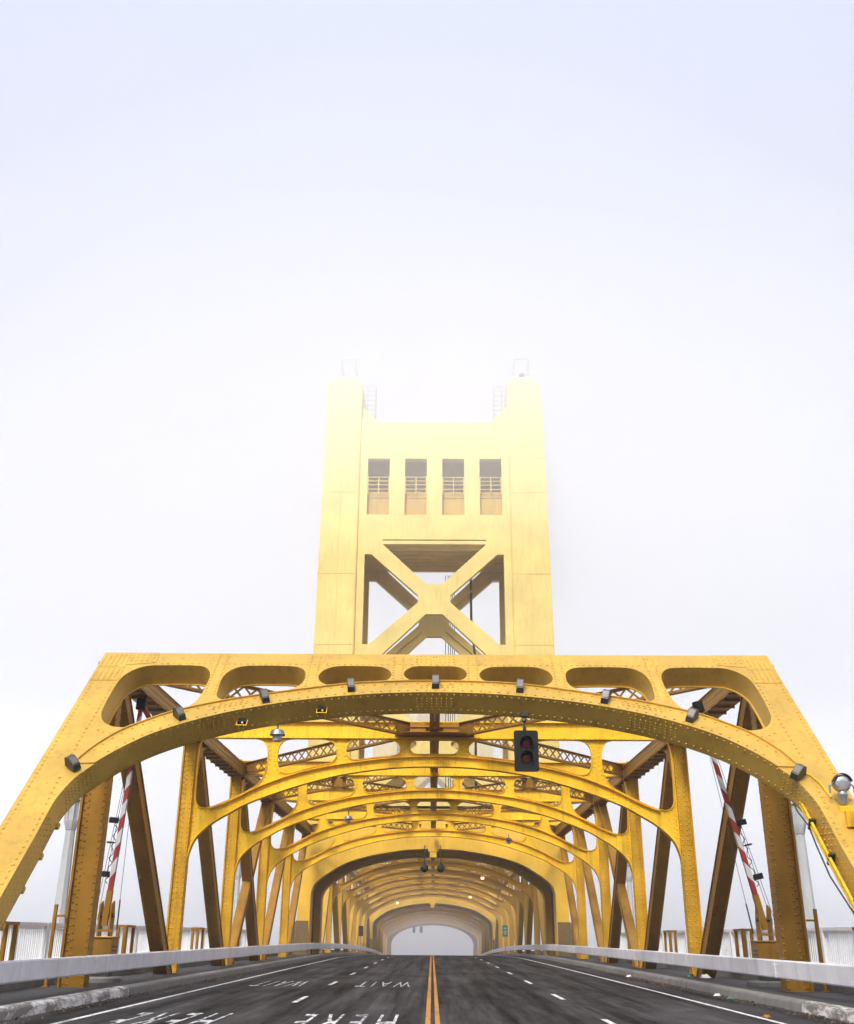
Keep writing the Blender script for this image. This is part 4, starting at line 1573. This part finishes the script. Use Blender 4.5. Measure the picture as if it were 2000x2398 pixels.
hd.build('hood', M['darkmetal'], t, 40)
MB().lathe(cc + Vector((0, .05, -.40)), [(.05, -.05), (.085, -.02), (.09, .1), (.11, .14), (.11, .2), (.06, .26)], 14).build('stem', M['grey'], t, 40)
MB().path([cc + Vector((-.19, .05, 0)), cc + Vector((-.26, .05, -.04)), cc + Vector((-.26, .05, -.2))], .022).path([cc + Vector((.19, .05, 0)), cc + Vector((.27, .05, -.05)), cc + Vector((.27, .05, -.2))], .022).build('yoke', M['grey'], t, 40)
MB().box(cc + Vector((.02, .12, -.55)), (.3, .3, .14)).build('mount', M['gold'], t, 0, .01)
MB().path([PF(8.42, -5.72, .03), PF(8.62, -5.9, .03), PF(8.72, -6.2, .03), PF(8.78, -6.75, .03)], .022, 8).build('feed_pipe', M['gold'], t, 40)
c2 = PF(8.82, -7.7, .0)
t = thing('red_signal', tuple(c2), 'small dark red round signal on a yellow bracket below the searchlight', 'signal lamp')
ce = Vector((9.02, c2.y - .3, c2.z + .1))
MB().box(ce + Vector((-.1, .22, .02)), (.34, .12, .34)).build('bracket', M['gold'], t, 0, .01)
MB().lathe(ce, [(.15, -.1), (.16, .12), (.14, .14)], 20, (0, -1, -.1)).build('housing', M['red'], t, 40)
MB().lathe(ce + Vector((0, -.12, -.01)), [(.115, 0), (.1, .03), (.05, .05)], 20, (0, -1, -.1)).build('lens', M['redlens'], t, 60)
MB().box(ce + Vector((.02, .02, -.21)), (.16, .16, .07)).box(ce + Vector((.02, .04, -.33)), (.1, .1, .12)).build('base', M['darkmetal'], t, 0, .008)
# yellow pipe stub lower down
c3 = PF(8.9, -9.3, 0)
t = thing('vent_pipe', tuple(c3), 'short bent yellow pipe on the lower right portal leg', 'pipe')
MB().path([c3 - PN * .02, c3 + PN * .2, c3 + PN * .24 + Vector((.3, 0, 0))], .055, 10).build('pipe', M['gold'], t, 40)
MB().lathe(c3, [(.12, -.01), (.12, .03), (.07, .035)], 12, PN).build('flange', M['gold'], t, 40)
# conduits on the soffit of the right leg
cdp = [(8.36, -5.9), (8.37, -6.4), (8.36, -6.9), (8.34, -7.6), (8.32, -8.6), (8.31, -9.7), (8.31, -13.0)]
t = thing('conduit_pair', tuple(PF(8.3, -13, -.4)), 'bundle of yellow conduits running down inside the right portal leg', 'conduit')
for q, r_ in ((-.44, .035), (-.53, .035)):
    MB().path([PF(u - .04, v, q) for u, v in cdp], r_, 8).build('pipe', M['gold'], t, 40)
MB().path([PF(u - .1 - .05 * math.sin(i * 2.1), v, -.60) for i, (u, v) in enumerate(cdp)], .018, 6).build('cable', M['darkmetal'], t, 40)
for v in (-7.0, -8.2, -9.6):
    MB().box(PF(8.33, v, -.49), (.14, .06, .26), (Vector((1, 0, 0)), PD, PN)).build('clip', M['darkmetal'], t, 0)
# slim yellow posts beside the first truss posts
for s, nm in ((-1, 'left'), (1, 'right')):
    x, y = s * 9.72, 28.6
    t = thing('slim_post', (x, y, zr(y) + .2), 'slim yellow steel channel standing outside the first %s truss post' % nm, 'post')
    MB().span(x - .035, x + .035, y - .05, y + .05, zr(y) + .216, zr(y) + 2.15).span(x - .08, x + .08, y - .09, y + .09, zr(y) + .215, zr(y) + .24).build('channel', M['gold_dull'], t, 0)
    MB().span(x - s * .25, x - s * .036, y - .03, y + .03, zr(y) + 1.85, zr(y) + 1.9).build('tie', M['gold_dull'], t, 0)

# ------------------------------------------------------------------ signs beyond the tower
def sign(x, y, z0, z1, w, m, label, name):
    t = thing(name, (x, y, zr(y) + .2), label, 'road sign')
    MB().plate(stadium(x - w / 2, x + w / 2, z0, z1, .05, 4), [], xz(y), -.02, 0).build('panel', m, t, 0)
    MB().tube((x, y + .06, zr(y) + .1), (x, y + .06, z1 - .05), .035, 8).build('pole', M['grey'], t, 30)
    return t


gs = sign(8.25, 128, 2.75, 3.95, .6, M['green'], 'small green road sign on the right beyond the near tower', 'road_sign')
mb = MB()
for zz, w_ in ((3.62, .34), (3.42, .12), (3.22, .38), (3.0, .26)):
    mb.span(8.25 - w_ / 2, 8.25 + w_ / 2, 127.975, 127.979, zz, zz + .06)
mb.build('legend', M['white'], gs, 0)
sign(-8.15, 128, 2.7, 3.8, .5, M['darkmetal'], 'back of a dark road sign on the left beyond the near tower', 'road_sign')

# ------------------------------------------------------------------ bare trees on the bank, faint in the fog
def tree(x, y, h, label, seed, trunk_r=.22):
    rnd = random.Random(seed)
    z = ground_z(y)
    t = thing('bare_tree', (x, y, z), label, 'tree', 'bare trees in the fog')
    MB().tube((x, y, z - .3), (x + .1, y, z + h * .35), trunk_r, 8, trunk_r * .7).build('trunk', M['bark'], t, 40)
    mb = MB()

    def br(p, d, L, r, lev):
        q = p + d * L
        mb.tube(p, q, r, 5, r * .65, False)
        if lev == 0: return
        for k in range(3 if lev > 1 else 4):
            nd = (d + Vector((rnd.uniform(-.8, .8), rnd.uniform(-.8, .8), rnd.uniform(-.1, .5)))).normalized()
            br(q if k else p + d * L * .6, nd, L * rnd.uniform(.55, .8), r * .6, lev - 1)
    for k in range(5):
        d = Vector((rnd.uniform(-.7, .7), rnd.uniform(-.7, .7), 1)).normalized()
        br(Vector((x + .1, y, z + h * (.28 + .015 * k))), d, h * .24, trunk_r * .55, 4)
    mb.build('crown', M['bark'], t, 0)
    return t


for i, (x, y, h, tx) in enumerate(((33, 128, 14.0, 'faint bare tree between the right truss posts'), (40, 122, 11.5, 'paler low bare tree behind the right barrier gate'),
                                   (-38, 128, 12.5, 'ghostly bare tree behind the left barrier gate'), (-51, 124, 13.0, 'faint bare tree left of the left lamp post'))):
    tree(x, y, h, tx, 5 + i)

# ------------------------------------------------------------------ litter and dead leaves by the kerbs
def scrap(name, x, y, zoff, r, m, label, seed):
    rnd = random.Random(seed)
    mb = MB()
    n = 9
    z = zr(y) + zoff
    vs = [(x, y, z + r * .5)]
    for ring, (q, hh) in enumerate(((.55, .55), (1, .0))):
        for k in range(n):
            a = 2 * math.pi * k / n
            rr = r * q * rnd.uniform(.7, 1.15)
            vs.append((x + rr * math.cos(a), y + rr * .8 * math.sin(a), z + .004 + r * hh * rnd.uniform(.4, 1.2)))
    fs_ = [(0, 1 + k, 1 + (k + 1) % n) for k in range(n)] + [(1 + k, 1 + n + k, 1 + n + (k + 1) % n, 1 + (k + 1) % n) for k in range(n)]
    mb.add(vs, fs_)
    o = mb.build(name, m, None, 0)
    # origin at its foot
    for v in o.data.vertices: v.co -= Vector((x, y, z))
    o.location = (x, y, z)
    return tag(o, label, 'litter')


scrap('paper_scrap', 8.9, 37.6, .215, .2, M['litter'], 'crumpled white paper on the sidewalk at the foot of the right truss', 1)
scrap('paper_scrap', 7.6, 44.5, .006, .12, M['litter'], 'small white scrap by the right kerb, farthest away', 2)
scrap('paper_scrap', 7.6, 30.9, .006, .10, M['litter'], 'white crumpled scrap in the right gutter beside the green one', 3)
scrap('plastic_scrap', 7.55, 29.3, .006, .12, M['litter_green'], 'green plastic scrap in the right gutter', 4)
scrap('plastic_scrap', 8.6, 38.3, .215, .16, M['litter_green'], 'green bag on the sidewalk by the right truss post', 5)
scrap('wood_chip', 6.55, 22.9, .006, .09, M['gold_dull'], 'flat tan scrap lying on the right edge line', 6)
for s in (-1, 1):
    mb = MB()
    for k in range(900 if s > 0 else 420):
        y = random.uniform(17, 46)
        den = random.random() ** 2
        if s > 0 and math.sin(y * .9) + random.uniform(-1.2, 1.2) < -.2: continue
        x = s * (KX - .03 - den * .5)
        a = random.uniform(0, 6.28)
        L, w = random.uniform(.02, .055), random.uniform(.012, .03)
        d = Vector((math.cos(a), math.sin(a), random.uniform(-.2, .5)))
        e = Vector((-math.sin(a), math.cos(a), random.uniform(-.3, .3)))
        p = Vector((x, y, zr(y) + .02))
        mb.add([p - d * L, p + e * w, p + d * L, p - e * w + Vector((0, 0, .01))], [(0, 1, 2), (0, 2, 3)])
    o = mb.build('dead_leaves', M['leaf'], None, 0)
    tag(o, 'brown dead leaves gathered along the %s kerb' % ('right' if s > 0 else 'left'), 'leaves', kind='stuff')


# ------------------------------------------------------------------ the fog
def air(name, pts_yz, x, dens, col=(1, 1, 1)):
    mb = MB()
    n = len(pts_yz)
    vs = [(-x, y, z) for y, z in pts_yz] + [(x, y, z) for y, z in pts_yz]
    fs_ = [tuple(range(n)), tuple(range(2 * n - 1, n - 1, -1))] + [(i, n + i, n + (i + 1) % n, (i + 1) % n) for i in range(n)]
    mb.add(vs, fs_)
    m = bpy.data.materials.new(name)
    m.use_nodes = True
    t = m.node_tree
    t.nodes.clear()
    v = t.nodes.new('ShaderNodeVolumePrincipled')
    v.inputs['Color'].default_value = (*col, 1)
    v.inputs['Density'].default_value = dens
    v.inputs['Anisotropy'].default_value = .0
    o_ = t.nodes.new('ShaderNodeOutputMaterial')
    t.links.new(v.outputs[0], o_.inputs['Volume'])
    o = mb.build(name, m, None, 0)
    import bmesh
    b = bmesh.new()
    b.from_mesh(o.data)
    bmesh.ops.recalc_face_normals(b, faces=b.faces)
    b.to_mesh(o.data)
    b.free()
    o.display_type = 'WIRE'
    return tag(o, kind='stuff')


air('haze', [(-92, -11), (470, -11), (470, 53), (-92, 53)], 430, .0005, (.97, .98, 1.0))
air('fog_bank', [(-88, 31), (150, 31), (218, -10.5), (462, -10.5), (462, 52), (-88, 52)], 425, .0185, (.955, .96, .975))
# a mound of fog standing over the river round the lift span, denser towards its heart
for q, (rx, ry, rzz) in enumerate(((105, 84, 52), (84, 74, 42), (64, 64, 32))):
    mb = MB()
    N1, N2 = 40, 22
    zc_, yc_ = 53, 134
    vs = [(0, yc_, zc_ - rzz)]
    for j in range(1, N2):
        ph = -math.pi / 2 + math.pi * j / N2
        for k in range(N1):
            a_ = 2 * math.pi * k / N1
            wob = 1 + .07 * math.sin(3 * a_ + 1.3 + q) * math.cos(2 * ph) + .05 * math.sin(5 * a_ + 2 * ph + 2 * q)
            vs.append((rx * wob * math.cos(ph) * math.cos(a_), yc_ + ry * wob * math.cos(ph) * math.sin(a_), zc_ + rzz * math.sin(ph)))
    vs.append((0, yc_, zc_ + rzz))
    fs_ = [(0, 1 + (k + 1) % N1, 1 + k) for k in range(N1)]
    for j in range(N2 - 2):
        for k in range(N1):
            a_, b_ = 1 + j * N1, 1 + (j + 1) * N1
            fs_.append((a_ + k, a_ + (k + 1) % N1, b_ + (k + 1) % N1, b_ + k))
    L_ = 1 + (N2 - 2) * N1
    fs_ += [(L_ + k, L_ + (k + 1) % N1, L_ + N1) for k in range(N1)]
    mb.add(vs, fs_)
    o = mb.build('fog_mound', bpy.data.materials['fog_bank'].copy(), None, 0)
    o.data.materials[0].node_tree.nodes['Principled Volume'].inputs['Density'].default_value = .0018
    o.data.materials[0].node_tree.nodes['Principled Volume'].inputs['Color'].default_value = (.985, .985, .985, 1)
    o.display_type = 'WIRE'
    tag(o, kind='stuff')
